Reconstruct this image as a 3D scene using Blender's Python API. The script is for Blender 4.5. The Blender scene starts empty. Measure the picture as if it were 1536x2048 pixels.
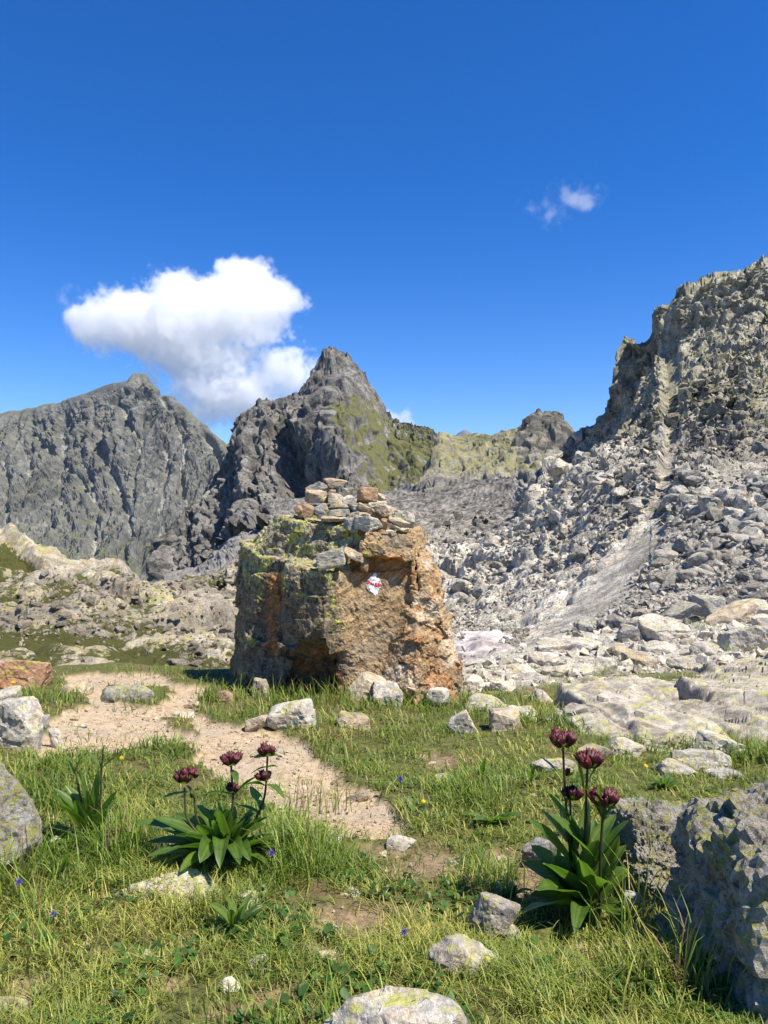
import bpy, bmesh, math, random
import numpy as np
from mathutils import Vector, Matrix, Euler
random.seed(7)
RNG = np.random.default_rng(11)
f32 = np.float32
scene = bpy.context.scene
COL = scene.collection

# ------------------------------------------------------------------ camera
CZ, FPX = 1.1, 1538.0
cam_d = bpy.data.cameras.new('camera')
cam = bpy.data.objects.new('camera', cam_d); COL.objects.link(cam)
cam.location = (0, 0, CZ); cam.rotation_euler = (math.radians(90), 0, 0)
cam_d.sensor_fit = 'VERTICAL'; cam_d.sensor_height = 36.0; cam_d.lens = 36.0 * FPX / 2048.0
cam_d.clip_start = 0.05; cam_d.clip_end = 60000
scene.camera = cam

# ------------------------------------------------------------------ sky, sun, exposure
SUN_DIR = Vector((0.44, -0.26, 0.86)).normalized()
elev = math.asin(SUN_DIR.z); azim = math.atan2(SUN_DIR.x, SUN_DIR.y)
world = bpy.data.worlds.new('World'); scene.world = world; world.use_nodes = True
wn = world.node_tree; bg = wn.nodes['Background']
sky = wn.nodes.new('ShaderNodeTexSky'); sky.sky_type = 'NISHITA'; sky.sun_disc = False
sky.sun_elevation = elev; sky.sun_rotation = azim
sky.altitude = 2300; sky.air_density = 1.0; sky.dust_density = 0.3; sky.ozone_density = 3.0
hs = wn.nodes.new('ShaderNodeHueSaturation'); hs.inputs['Saturation'].default_value = 1.42
hs.inputs['Value'].default_value = 1.0; hs.inputs['Hue'].default_value = 0.513
wn.links.new(sky.outputs[0], hs.inputs['Color']); wn.links.new(hs.outputs[0], bg.inputs['Color'])
bg.inputs['Strength'].default_value = 0.106
sun_d = bpy.data.lights.new('sun', 'SUN'); sun_d.energy = 5.0; sun_d.angle = math.radians(0.53); sun_d.color = (1.0, 0.93, 0.81)
sun = bpy.data.objects.new('sun', sun_d); COL.objects.link(sun)
sun.rotation_euler = (-SUN_DIR).to_track_quat('-Z', 'Y').to_euler(); sun.location = (20, -20, 40)
vs = scene.view_settings
vs.view_transform = 'Standard'; vs.look = 'None'; vs.gamma = 1.0; vs.exposure = 0.85
vs.use_curve_mapping = False
cy = scene.cycles
cy.max_bounces = 12; cy.diffuse_bounces = 3; cy.glossy_bounces = 2; cy.transmission_bounces = 4
cy.transparent_max_bounces = 8; cy.volume_bounces = 12
cy.use_denoising = True

# ------------------------------------------------------------------ numpy noise
def _h(ix, iy, iz, s):
    h = (ix.astype(np.uint32) * np.uint32(374761393) + iy.astype(np.uint32) * np.uint32(668265263)
         + iz.astype(np.uint32) * np.uint32(2147483647) + np.uint32((s * 974634777 + 12345) & 0xffffffff))
    h = (h ^ (h >> np.uint32(13))) * np.uint32(1274126177)
    h = (h ^ (h >> np.uint32(16))) * np.uint32(2246822519)
    return h ^ (h >> np.uint32(15))
_g = np.random.default_rng(3).normal(size=(256, 3)); _G = (_g / np.linalg.norm(_g, axis=1)[:, None]).astype(f32)
_R = np.random.default_rng(5).random((4096, 4)).astype(f32)

def noise3(p, seed=0):
    p = p.astype(f32); i = np.floor(p); f = p - i; i = i.astype(np.int64)
    u = f * f * f * (f * (f * 6 - 15) + 10)
    out = np.zeros(len(p), f32)
    for dx in (0, 1):
        wx = u[:, 0] if dx else 1 - u[:, 0]
        for dy in (0, 1):
            wy = u[:, 1] if dy else 1 - u[:, 1]
            for dz in (0, 1):
                wz = u[:, 2] if dz else 1 - u[:, 2]
                g = _G[_h(i[:, 0] + dx, i[:, 1] + dy, i[:, 2] + dz, seed) & np.uint32(255)]
                d = g[:, 0] * (f[:, 0] - dx) + g[:, 1] * (f[:, 1] - dy) + g[:, 2] * (f[:, 2] - dz)
                out += wx * wy * wz * d
    return out * 1.5

def fbm(p, octaves=5, lac=2.03, gain=0.5, seed=0, ridged=False):
    a, s, out = 1.0, 1.0, np.zeros(len(p), f32)
    for k in range(octaves):
        n = noise3(p * s, seed + k)
        if ridged: n = 1 - 2 * np.abs(n)
        out += a * n; a *= gain; s *= lac
    return out

def facet(p, seed=0, tilt=1.0):
    """blocky cell noise: random height plus random tilt for each cell; also edge distance and cell random"""
    p = p.astype(f32); b = np.floor(p - 0.5).astype(np.int64)
    n = len(p); best = np.full(n, 1e9, f32); sec = np.full(n, 1e9, f32); val = np.zeros(n, f32); rnd = np.zeros(n, f32)
    for dx in (0, 1):
        for dy in (0, 1):
            for dz in (0, 1):
                ii = b + np.array((dx, dy, dz))
                h = _h(ii[:, 0], ii[:, 1], ii[:, 2], seed)
                r = _R[h & np.uint32(4095)]; r2 = _R[(h >> np.uint32(12)) & np.uint32(4095)]
                d = p - (ii + 0.5 + (r[:, :3] - 0.5) * 0.8)
                q = (d * d).sum(1)
                v = (r[:, 3] - 0.5) + tilt * ((r2[:, :3] - 0.5) * d).sum(1) * 2
                m = q < best
                sec = np.where(m, best, np.minimum(sec, q)); val = np.where(m, v, val); rnd = np.where(m, r2[:, 3], rnd); best = np.where(m, q, best)
    return val, np.sqrt(sec) - np.sqrt(best), rnd

_axs = []
for _k in range(16):
    _q, _ = np.linalg.qr(np.random.default_rng(100 + _k).normal(size=(3, 3))); _axs.append(_q)
_AX = np.array(_axs, f32)

def blocks(p, seed=0, flat=3.0, size=0.62):
    """field of angular stones: in each cell a randomly turned, flat-topped block; returns height 0..1 and a per-stone random"""
    p = p.astype(f32); b = np.floor(p - 0.5).astype(np.int64); n = len(p); best = np.zeros(n, f32); rnd = np.zeros(n, f32)
    for dx in (0, 1):
        for dy in (0, 1):
            for dz in (0, 1):
                ii = b + np.array((dx, dy, dz)); h = _h(ii[:, 0], ii[:, 1], ii[:, 2], seed)
                r = _R[h & np.uint32(4095)]; r2 = _R[(h >> np.uint32(12)) & np.uint32(4095)]
                d = p - (ii + 0.5 + (r[:, :3] - 0.5) * 0.7)
                A = _AX[((h >> np.uint32(24)) & np.uint32(15)).astype(np.int64)]
                c = np.abs(np.einsum('nij,nj->ni', A, d))
                q = np.maximum(np.maximum(c[:, 0] * 1.25, c[:, 1]), c[:, 2] * 0.85); q = np.maximum(q, c.sum(1) * 0.62)
                w = size * (0.55 + 0.75 * r[:, 3])
                v = w / size * (1 - np.clip(q / w, 0, 1) ** flat) * 0.85
                m = v > best; rnd = np.where(m, r2[:, 3], rnd); best = np.where(m, v, best)
    return best, rnd

def sstep(a, b, x):
    t = np.clip((x - a) / (b - a), 0, 1); return t * t * (3 - 2 * t)

# ------------------------------------------------------------------ mesh helpers
def mk_mesh(name, V, F, smooth=False, attrs=None):
    V = np.ascontiguousarray(V, f32); me = bpy.data.meshes.new(name)
    Fs = F if isinstance(F, (list, tuple)) else [F]
    Fs = [np.asarray(q, np.int32) for q in Fs if len(q)]
    me.vertices.add(len(V)); me.vertices.foreach_set('co', V.ravel())
    idx = np.concatenate([q.ravel() for q in Fs]); tot = np.concatenate([np.full(len(q), q.shape[1], np.int32) for q in Fs])
    start = np.concatenate(([0], np.cumsum(tot)[:-1])).astype(np.int32)
    me.loops.add(len(idx)); me.loops.foreach_set('vertex_index', idx.astype(np.int32))
    me.polygons.add(len(tot)); me.polygons.foreach_set('loop_start', start)
    me.polygons.foreach_set('use_smooth', np.full(len(tot), smooth))
    me.update(calc_edges=True)
    for k, a in (attrs or {}).items():
        a = np.asarray(a, f32)
        if a.ndim == 1:
            at_ = me.attributes.new(k, 'FLOAT', 'POINT'); at_.data.foreach_set('value', np.ascontiguousarray(a))
        else:
            at_ = me.attributes.new(k, 'FLOAT_COLOR', 'POINT')
            c = np.ones((len(a), 4), f32); c[:, :3] = a; at_.data.foreach_set('color', c.ravel())
    return me

def obj(name, me, mat=None, parent=None, loc=None, rot=None, scale=None):
    o = bpy.data.objects.new(name, me); COL.objects.link(o)
    if mat is not None and me is not None and len(me.materials) == 0: me.materials.append(mat)
    if parent is not None: o.parent = parent
    if loc is not None: o.location = loc
    if rot is not None: o.rotation_euler = rot
    if scale is not None: o.scale = scale
    return o
def tag(o, label=None, cat=None, group=None, kind=None):
    if label: o['label'] = label
    if cat: o['category'] = cat
    if group: o['group'] = group
    if kind: o['kind'] = kind
    return o
def empty(name, loc=(0, 0, 0)):
    o = bpy.data.objects.new(name, None); o.empty_display_size = 0.1; COL.objects.link(o); o.location = loc
    return o

def at(px, py, Y): return Vector(((px - 768) / FPX * Y, Y, CZ - (py - 1024) / FPX * Y))
def proj(V):
    return 768 + V[:, 0] / V[:, 1] * FPX, 1024 + (CZ - V[:, 2]) / V[:, 1] * FPX

def grid_faces(nu, nv):
    i = np.arange(nu - 1)[:, None] * nv + np.arange(nv - 1)[None, :]; i = i.ravel()
    return np.stack([i, i + nv, i + nv + 1, i + 1], 1)
def grid_normals(P):
    du = np.gradient(P, axis=0); dv = np.gradient(P, axis=1)
    n = np.cross(du, dv); n /= np.linalg.norm(n, axis=2, keepdims=True) + 1e-9
    return n

def crom(C, t):
    """Catmull-Rom through rows of C (k, ...) at parameters t in 0..k-1, limited to avoid overshoot"""
    k = len(C); i = np.clip(np.floor(t).astype(int), 0, k - 2); f = (t - i)
    sh = (len(t),) + (1,) * (C.ndim - 1); f = f.reshape(sh)
    p0 = C[np.maximum(i - 1, 0)]; p1 = C[i]; p2 = C[i + 1]; p3 = C[np.minimum(i + 2, k - 1)]
    m1 = (p2 - p0) * 0.35; m2 = (p3 - p1) * 0.35
    f2 = f * f; f3 = f2 * f
    return (2 * f3 - 3 * f2 + 1) * p1 + (f3 - 2 * f2 + f) * m1 + (-2 * f3 + 3 * f2) * p2 + (f3 - f2) * m2

def loft(cols, nu, nv, rowt=None):
    """cols: list of (px, [(py, Y), ...]); a surface through those world points"""
    C = np.array([[at(px, py, Y) for (py, Y) in pts] for px, pts in cols], float)
    pxs = np.array([c[0] for c in cols], float)
    q = np.linspace(pxs[0], pxs[-1], nu); tu = np.interp(q, pxs, np.arange(len(pxs)))
    A = crom(C, tu)                                   # nu, rows, 3
    tv = np.linspace(0, C.shape[1] - 1, nv) if rowt is None else rowt
    B = crom(A.transpose(1, 0, 2), tv).transpose(1, 0, 2)
    return B

# ------------------------------------------------------------------ node helpers
def NN(nt, typ, ins=None, **props):
    n = nt.nodes.new(typ)
    for k, v in props.items(): setattr(n, k, v)
    for k, v in (ins or {}).items():
        s = n.inputs[k]
        if isinstance(v, bpy.types.NodeSocket): nt.links.new(v, s)
        else: s.default_value = v
    return n
def c4(c): return (c[0], c[1], c[2], 1.0)
def mixc(nt, f, a, b, mode='MIX'):
    n = nt.nodes.new('ShaderNodeMix'); n.data_type = 'RGBA'; n.blend_type = mode
    for i, v in ((0, f), (6, a), (7, b)):
        if isinstance(v, bpy.types.NodeSocket): nt.links.new(v, n.inputs[i])
        else: n.inputs[i].default_value = v if i == 0 else c4(v)
    return n.outputs[2]
def mth(nt, op, a, b=0.0, c=0.0):
    n = nt.nodes.new('ShaderNodeMath'); n.operation = op
    for i, v in enumerate((a, b, c)):
        if isinstance(v, bpy.types.NodeSocket): nt.links.new(v, n.inputs[i])
        else: n.inputs[i].default_value = v
    return n.outputs[0]
def mrange(nt, v, a, b, c=0.0, d=1.0):
    return NN(nt, 'ShaderNodeMapRange', {'Value': v, 'From Min': a, 'From Max': b, 'To Min': c, 'To Max': d}, interpolation_type='SMOOTHSTEP').outputs[0]
def noise(nt, vec, scale, detail=4.0, rough=0.55, dist=0.0):
    return NN(nt, 'ShaderNodeTexNoise', {'Vector': vec, 'Scale': scale, 'Detail': detail, 'Roughness': rough, 'Distortion': dist}).outputs['Fac']
def attr(nt, name, out='Fac'):
    return NN(nt, 'ShaderNodeAttribute', attribute_name=name).outputs[out]
def new_mat(name):
    m = bpy.data.materials.new(name); m.use_nodes = True; nt = m.node_tree
    b = nt.nodes['Principled BSDF']; b.inputs['Specular IOR Level'].default_value = 0.25; b.inputs['Roughness'].default_value = 0.9
    return m, nt, b

def rock_mat(name, dark, light, scale=1.0, lichen=0.0, lichen_col=(0.42, 0.42, 0.07), rust=0.0, rust_col=(0.30, 0.125, 0.04),
             black=0.35, white=0.0, bump=0.5, bscale=1.0, vary=0.5, strata=None, green_col=(0.075, 0.085, 0.022), bdist=0.02, warm=0.6):
    """weathered stone: mottled base, lichen crusts, rust, dark specks; attributes tone / rust / lichen / green steer it"""
    m, nt, b = new_mat(name)
    tc = NN(nt, 'ShaderNodeTexCoord').outputs['Object']
    rnd = NN(nt, 'ShaderNodeObjectInfo').outputs['Random']
    off = NN(nt, 'ShaderNodeCombineXYZ', {'X': mth(nt, 'MULTIPLY', rnd, 37.0), 'Y': mth(nt, 'MULTIPLY', rnd, 91.0), 'Z': mth(nt, 'MULTIPLY', rnd, 53.0)}).outputs[0]
    v = NN(nt, 'ShaderNodeVectorMath', {0: tc, 1: off}, operation='ADD').outputs[0]
    if strata:
        v2 = NN(nt, 'ShaderNodeMapping', {'Vector': v, 'Rotation': strata[0], 'Scale': strata[1]}, vector_type='TEXTURE').outputs[0]
    else: v2 = v
    n1 = noise(nt, v, 1.6 * scale, 5, 0.6); n2 = noise(nt, v2, 9 * scale, 6, 0.68, 0.6); n3 = noise(nt, v, 34 * scale, 4, 0.7)
    fac = mth(nt, 'ADD', mth(nt, 'MULTIPLY', n1, 0.55), mth(nt, 'ADD', mth(nt, 'MULTIPLY', n2, 0.75), mth(nt, 'MULTIPLY', n3, 0.35)))
    fac = mrange(nt, fac, 0.62, 1.02)
    col = mixc(nt, fac, dark, light)
    hue = mrange(nt, noise(nt, v, 2.7 * scale, 5, 0.65, 0.4), 0.42, 0.62)
    col = mixc(nt, mth(nt, 'MULTIPLY', hue, warm), col, mixc(nt, 1.0, col, (1.12, 0.93, 0.70), 'MULTIPLY'))
    tone = mth(nt, 'ADD', attr(nt, 'tone'), mth(nt, 'MULTIPLY', mth(nt, 'SUBTRACT', rnd, 0.5), vary))
    tone = mth(nt, 'ADD', 1.0, tone)
    col = mixc(nt, 1.0, col, NN(nt, 'ShaderNodeCombineColor', {0: tone, 1: tone, 2: tone}).outputs[0], 'MULTIPLY')
    # rust
    rn = noise(nt, v2, 3.2 * scale, 4, 0.65, 0.8)
    rf = mth(nt, 'ADD', mth(nt, 'ADD', attr(nt, 'rust'), rust), mth(nt, 'MULTIPLY', mth(nt, 'SUBTRACT', rn, 0.5), 1.6))
    rcol = mixc(nt, mrange(nt, n2, 0.35, 0.65), (rust_col[0] * 0.45, rust_col[1] * 0.42, rust_col[2] * 0.5), (rust_col[0] * 1.3, rust_col[1] * 1.4, rust_col[2] * 1.5))
    col = mixc(nt, mrange(nt, rf, 0.42, 0.75), col, rcol)
    # pale crust
    if white > 0:
        wn_ = noise(nt, v, 6.5 * scale, 5, 0.7, 0.4)
        col = mixc(nt, mth(nt, 'MULTIPLY', mrange(nt, wn_, 0.62 - white * 0.2, 0.70 - white * 0.2), 0.75), col, (0.50, 0.49, 0.44))
    # dark specks
    vo = noise(nt, v, 22 * scale, 5, 0.75, 0.3)
    col = mixc(nt, mth(nt, 'MULTIPLY', mrange(nt, vo, 0.56, 0.68), black * 1.5), col, (0.035, 0.034, 0.03))
    # lichen
    if lichen > 0:
        geo = NN(nt, 'ShaderNodeNewGeometry').outputs['Normal']
        up = NN(nt, 'ShaderNodeSeparateXYZ', {0: geo}).outputs['Z']
        ln = mth(nt, 'ADD', mth(nt, 'MULTIPLY', noise(nt, v, 2.6 * scale, 4, 0.6, 0.5), 0.6), mth(nt, 'MULTIPLY', noise(nt, v, 15 * scale, 5, 0.72, 0.3), 0.55))
        lf = mth(nt, 'ADD', ln, mth(nt, 'ADD', mth(nt, 'MULTIPLY', up, 0.07), mth(nt, 'MULTIPLY', attr(nt, 'lichen'), 0.3)))
        th = 0.80 - 0.26 * lichen
        lcol = mixc(nt, n2, (lichen_col[0] * 0.55, lichen_col[1] * 0.58, lichen_col[2] * 0.8), (lichen_col[0] * 1.25, lichen_col[1] * 1.2, lichen_col[2] * 1.3))
        col = mixc(nt, mth(nt, 'MULTIPLY', mrange(nt, lf, th, th + 0.07), 0.85), col, lcol)
    # turf and moss where the mesh says so
    gn = noise(nt, v, 7 * scale, 5, 0.7)
    gf = mth(nt, 'ADD', attr(nt, 'green'), mth(nt, 'MULTIPLY', mth(nt, 'SUBTRACT', gn, 0.5), 0.9))
    gcol = mixc(nt, n2, (green_col[0] * 0.6, green_col[1] * 0.6, green_col[2] * 0.6), (green_col[0] * 1.5, green_col[1] * 1.45, green_col[2] * 1.6))
    col = mixc(nt, mrange(nt, gf, 0.45, 0.62), col, gcol)
    nt.links.new(col, b.inputs['Base Color'])
    hgt = mth(nt, 'ADD', mth(nt, 'MULTIPLY', noise(nt, v2, 12 * bscale, 5, 0.7, 0.5), 1.0), mth(nt, 'MULTIPLY', noise(nt, v, 75 * bscale, 2, 0.7), 0.3))
    bp = NN(nt, 'ShaderNodeBump', {'Height': hgt, 'Strength': bump, 'Distance': bdist})
    nt.links.new(bp.outputs[0], b.inputs['Normal'])
    return m

def blur2(d, nu, n=1):
    D = d.reshape(nu, -1)
    for _ in range(n):
        Q = np.pad(D, 1, mode='edge'); D = (Q[:-2, 1:-1] + 2 * Q[1:-1, 1:-1] + Q[2:, 1:-1]) / 4
        Q = np.pad(D, 1, mode='edge'); D = (Q[1:-1, :-2] + 2 * Q[1:-1, 1:-1] + Q[1:-1, 2:]) / 4
    return D.ravel()

def pip(px, py, poly):
    """points in polygon"""
    poly = np.array(poly, float); n = len(poly); ins = np.zeros(len(px), bool); j = n - 1
    for i in range(n):
        xi, yi = poly[i]; xj, yj = poly[j]
        c = ((yi > py) != (yj > py)) & (px < (xj - xi) * (py - yi) / (yj - yi + 1e-12) + xi)
        ins ^= c; j = i
    return ins
# ================================================================== far mountains
def displaced(name, P, dfun, mat, attrfun=None, smooth=False, flip=False):
    nu, nv = P.shape[:2]; Nn = grid_normals(P)
    if flip: Nn = -Nn
    p = P.reshape(-1, 3); n = Nn.reshape(-1, 3)
    V, extra = dfun(p, n)
    Q = V.reshape(nu, nv, 3); n2 = grid_normals(Q).reshape(-1, 3)
    if flip: n2 = -n2
    at_ = attrfun(V, n2, extra) if attrfun else {}
    F = grid_faces(nu, nv)
    if flip: F = F[:, ::-1]
    me = mk_mesh(name, V, F, smooth, at_)
    o = obj(name, me, mat)
    return o, V, n2

def crest_cols(crest, foot, px_list, prof, back):
    """crest/foot polylines [(px,py,Y)], prof: fractions (t_height, t_depth) from foot to crest"""
    cr = np.array(crest, float); ft = np.array(foot, float); cols = []
    for px in px_list:
        cp = np.interp(px, cr[:, 0], cr[:, 1]); cY = np.interp(px, cr[:, 0], cr[:, 2])
        fp = np.interp(px, ft[:, 0], ft[:, 1]); fY = np.interp(px, ft[:, 0], ft[:, 2])
        pts = []
        for th, td in prof: pts.append((fp + (cp - fp) * th, fY + (cY - fY) * td))
        for dp, dY in back: pts.append((cp + dp, cY + dY))
        cols.append((px, pts))
    return cols

m_far = rock_mat('far_mountain_rock', (0.062, 0.063, 0.056), (0.205, 0.203, 0.178), warm=0.15, scale=0.035, black=0.2, bump=0.5, bscale=0.06, bdist=3.0, green_col=(0.115, 0.125, 0.058))
m_peak = rock_mat('peak_rock', (0.05, 0.048, 0.044), (0.275, 0.265, 0.24), warm=0.2, scale=0.07, black=0.25, bump=0.6, bscale=0.15, bdist=1.0, green_col=(0.105, 0.108, 0.036), rust=-0.15, rust_col=(0.16, 0.12, 0.09))

# --- the broad grey mountain across the valley
crest = [(-120, 846, 2100), (0, 828, 2100), (60, 818, 2080), (120, 805, 2050), (180, 785, 2000), (225, 768, 1980), (252, 764, 1960), (268, 753, 1950), (290, 752, 1950),
         (302, 766, 1950), (325, 787, 1940), (350, 800, 1930), (380, 828, 1900), (412, 852, 1880), (440, 880, 1850), (466, 902, 1830), (520, 960, 1800), (620, 1060, 1780)]
foot = [(-120, 1200, 1250), (620, 1230, 1350)]
pxl = [c[0] for c in crest]; pxl = sorted(set(pxl + list(range(-100, 620, 40))))
cols = crest_cols(crest, foot, pxl, [(0, 0), (0.12, 0.14), (0.3, 0.34), (0.5, 0.55), (0.7, 0.74), (0.87, 0.9), (1, 1)], [(6, 60), (60, 300)])
P = loft(cols, 430, 290)
def d_far(p, n):
    q = p / 1000.0
    w = np.stack([noise3(q * 5, 1), noise3(q * 5, 2), noise3(q * 5, 3)], 1) * 0.05
    s = q + w
    # gullies run down the face, joining in Vs: two diagonal ridged families
    a = np.stack([s[:, 0] * 9 + s[:, 2] * 2.8, s[:, 1] * 0.8, s[:, 2] * 0.5], 1)
    b_ = np.stack([s[:, 0] * 11 - s[:, 2] * 5.0, s[:, 1] * 0.8, s[:, 2] * 0.6], 1)
    r1 = np.abs(noise3(a, 5)); r2 = np.abs(noise3(b_, 9)); r3 = np.abs(noise3(a * 2.3, 6)); r4 = np.abs(noise3(b_ * 2.2, 16))
    gully = np.minimum(np.minimum(r1, r2), np.minimum(r3, r4) * 1.2 + 0.05)
    rib = 1.2 * np.minimum(r1, r2 * 1.1) + 0.5 * r3 + 0.4 * r4
    fb = fbm(q * 22, 6, gain=0.58, seed=20)
    fv, ed, rn = facet(np.stack([q[:, 0] * 38 + q[:, 2] * 9, q[:, 1] * 20, q[:, 2] * 24], 1), 31)
    fv2, ed2, rn2 = facet(np.stack([q[:, 0] * 95 - q[:, 2] * 20, q[:, 1] * 60, q[:, 2] * 70], 1), 33)
    px, py = proj(p); k = sstep(0, 40, py - np.interp(px, pxc, pyc)) * 0.85 + 0.15
    r5 = np.abs(noise3(a * 5.5, 26)); r6 = np.abs(noise3(b_ * 6.0, 27)); d = (rib * 55 + (r5 + r6) * 14 + fb * 10 + fv * 4 + fv2 * 4.5 - 30) * k
    gd = gul_dist(px, py, p); d = d - 14 * np.exp(-(gd / 7) ** 2)
    return p + n * d[:, None], (gd, fb, rn)
GUL = [[(322, 790), (345, 830), (370, 895), (358, 935), (370, 980), (380, 1015)], [(195, 850), (200, 900), (215, 930), (228, 965), (255, 1025), (252, 1090), (250, 1150)], [(300, 840), (285, 870), (278, 900), (268, 960), (262, 1000), (255, 1025)],
       [(165, 880), (163, 920), (185, 980), (192, 1010), (185, 1040), (170, 1145)], [(60, 865), (100, 900), (140, 940), (188, 995)], [(5, 920), (10, 1000), (4, 1080)], [(55, 900), (50, 960), (30, 1040), (25, 1090)], [(238, 800), (255, 845), (285, 880)], [(330, 900), (325, 980), (320, 1060), (325, 1120)], [(120, 860), (115, 930), (120, 1000)], [(410, 870), (430, 900), (440, 930)]]
def gul_dist(px, py, V):
    q = V / 60.0; px = px + noise3(q, 28) * 7 + noise3(q * 3, 29) * 3; py = py + noise3(q, 30) * 4; d = np.full(len(px), 1e9)
    for L in GUL:
        for (x0, y0), (x1, y1) in zip(L[:-1], L[1:]):
            t = np.clip(((px - x0) * (x1 - x0) + (py - y0) * (y1 - y0)) / ((x1 - x0) ** 2 + (y1 - y0) ** 2), 0, 1)
            d = np.minimum(d, np.hypot(px - x0 - t * (x1 - x0), py - y0 - t * (y1 - y0)))
    return d
pxc = np.array([c[0] for c in crest], float); pyc = np.array([c[1] for c in crest], float)
def a_far(V, n, e):
    g, fb, rn = e
    px, py = proj(V)
    pale = (1 - sstep(1.0, 4.2, g + 1.4 * fb)) * sstep(-0.45, 0.0, noise3(V / 90.0, 25))
    tone = 0.95 * pale + (rn - 0.5) * 0.35 + 0.40 * noise3(V / 230.0, 34) + 0.2 * noise3(V / 70.0, 35)
    low = sstep(1040, 1130, py)
    green = 0.22 + 0.30 * sstep(0.45, 0.8, n[:, 2]) + 0.14 * fb - 0.5 * pale + 0.2 * low
    return {'tone': tone, 'green': green}
o, _, _ = displaced('far_mountain', P, d_far, m_far, a_far, flip=False); tag(o, 'broad grey mountain with pale gullies across the valley, under the big cloud', 'mountain', kind='structure')

# --- tiny blue peak seen through the saddle, very far away
crest = [(840, 900, 9000), (880, 880, 9000), (905, 872, 9000), (922, 864, 9000), (932, 862, 9000), (946, 870, 9000), (975, 880, 9000), (1040, 890, 9000)]
cols = crest_cols(crest, [(840, 960, 8200), (1040, 960, 8200)], list(range(840, 1041, 10)), [(0, 0), (0.5, 0.5), (1, 1)], [(20, 400)])
P = loft(cols, 120, 40)
def d_tiny(p, n):
    d = fbm(p / 300.0, 5, seed=41) * 60
    return p + n * d[:, None] * 0.6, None
o, _, _ = displaced('distant_peak', P, d_tiny, m_far); tag(o, 'tiny hazy blue peak seen far beyond the saddle', 'mountain', kind='structure')

# --- the pointed peak in the middle
crest = [(280, 1210, 560), (322, 1150, 560), (350, 1062, 570), (372, 1030, 575), (400, 1008, 585), (428, 962, 590), (448, 925, 595), (470, 888, 600), (490, 842, 610), (505, 825, 612), (525, 813, 615), (548, 812, 618),
         (575, 800, 622), (600, 792, 625), (614, 770, 628), (626, 748, 630), (636, 722, 632), (648, 703, 632), (664, 697, 632), (676, 704, 632), (692, 714, 632), (712, 733, 630),
         (728, 752, 628), (745, 778, 622), (760, 805, 615), (776, 832, 605), (800, 846, 590), (830, 853, 570), (862, 862, 550), (900, 885, 520), (940, 930, 500), (1000, 1000, 480)]
foot = [(280, 1260, 470), (380, 1190, 460), (450, 1150, 440), (520, 1110, 430), (640, 1090, 380), (760, 1080, 350), (870, 1060, 330), (1000, 1050, 320)]
pxl = sorted(set([c[0] for c in crest] + list(range(300, 1000, 25))))
cols = crest_cols(crest, foot, pxl, [(0, 0), (0.10, 0.18), (0.25, 0.36), (0.45, 0.52), (0.65, 0.68), (0.85, 0.86), (1, 1)], [(8, 14), (90, 70)])
P = loft(cols, 470, 350)
pxc2 = np.array([c[0] for c in crest], float); pyc2 = np.array([c[1] for c in crest], float)
def d_peak(p, n):
    q = p / 100.0; px, py = proj(p)
    w = np.stack([noise3(q * 2, 1), noise3(q * 2, 2), noise3(q * 2, 3)], 1) * 0.10
    s = q + w
    left = 1 - sstep(620, 780, px + (py - 900) * -0.25)            # steep buttressed west face
    lean = s[:, 2] * 0.16
    a = np.stack([(s[:, 0] + lean) * 3.1, s[:, 1] * 0.8, s[:, 2] * 0.42], 1)
    r1 = noise3(a, 55); r2 = np.abs(noise3(a * 2.1, 56)); r3 = np.abs(noise3(a * np.array((5.2, 4, 3.0)), 57))
    but = r1 * 1.3 + r2 * 0.7 + r3 * 0.30
    fv, ed, rn = facet(np.stack([(q[:, 0] + q[:, 2] * 0.15) * 11, q[:, 1] * 6, q[:, 2] * 2.2], 1), 61)
    fv2, ed2, rn2 = facet(np.stack([(q[:, 0] + q[:, 2] * 0.2) * 30, q[:, 1] * 18, q[:, 2] * 6], 1), 62)
    fv3, ed3, rn3 = facet(q * np.array((48, 40, 30)), 63)
    fb = fbm(q * 4, 5, seed=64)
    k = sstep(0, 60, py - np.interp(px, pxc2, pyc2))
    d = but * (19 * left + 5) * (0.1 + 0.9 * k) + (fv * (2.6 * left + 1.2) + fv2 * (1.5 * left + 0.7)) * (0.35 + 0.65 * k) + fv3 * 0.6 + fb * 4 * k; d = blur2(d, 470) + fv2 * 1.5 * left * (0.3 + 0.7 * k) + 1.6 * left * k * np.abs(noise3(np.stack([(q[:, 0] + q[:, 2] * 0.16) * 26, q[:, 1] * 6, q[:, 2] * 2.2], 1), 67))
    up = np.zeros_like(n); up[:, 1] = -1
    nn = n * 0.7 + up * 0.3 * left[:, None]; nn /= np.linalg.norm(nn, axis=1)[:, None]
    # jagged crest
    jag = (1 - k) * (fv * 1.6 + fv2 * 1.6 + fv3 * 0.8)
    V = p + nn * d[:, None]; V[:, 2] += jag
    return V, (left, fb, rn, rn2, k)
GRN = [(690, 790), (745, 800), (775, 838), (815, 850), (866, 862), (868, 900), (862, 945), (845, 965), (800, 975), (780, 985), (745, 990), (720, 960), (740, 925), (715, 900), (690, 880), (660, 860), (672, 820)]
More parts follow.
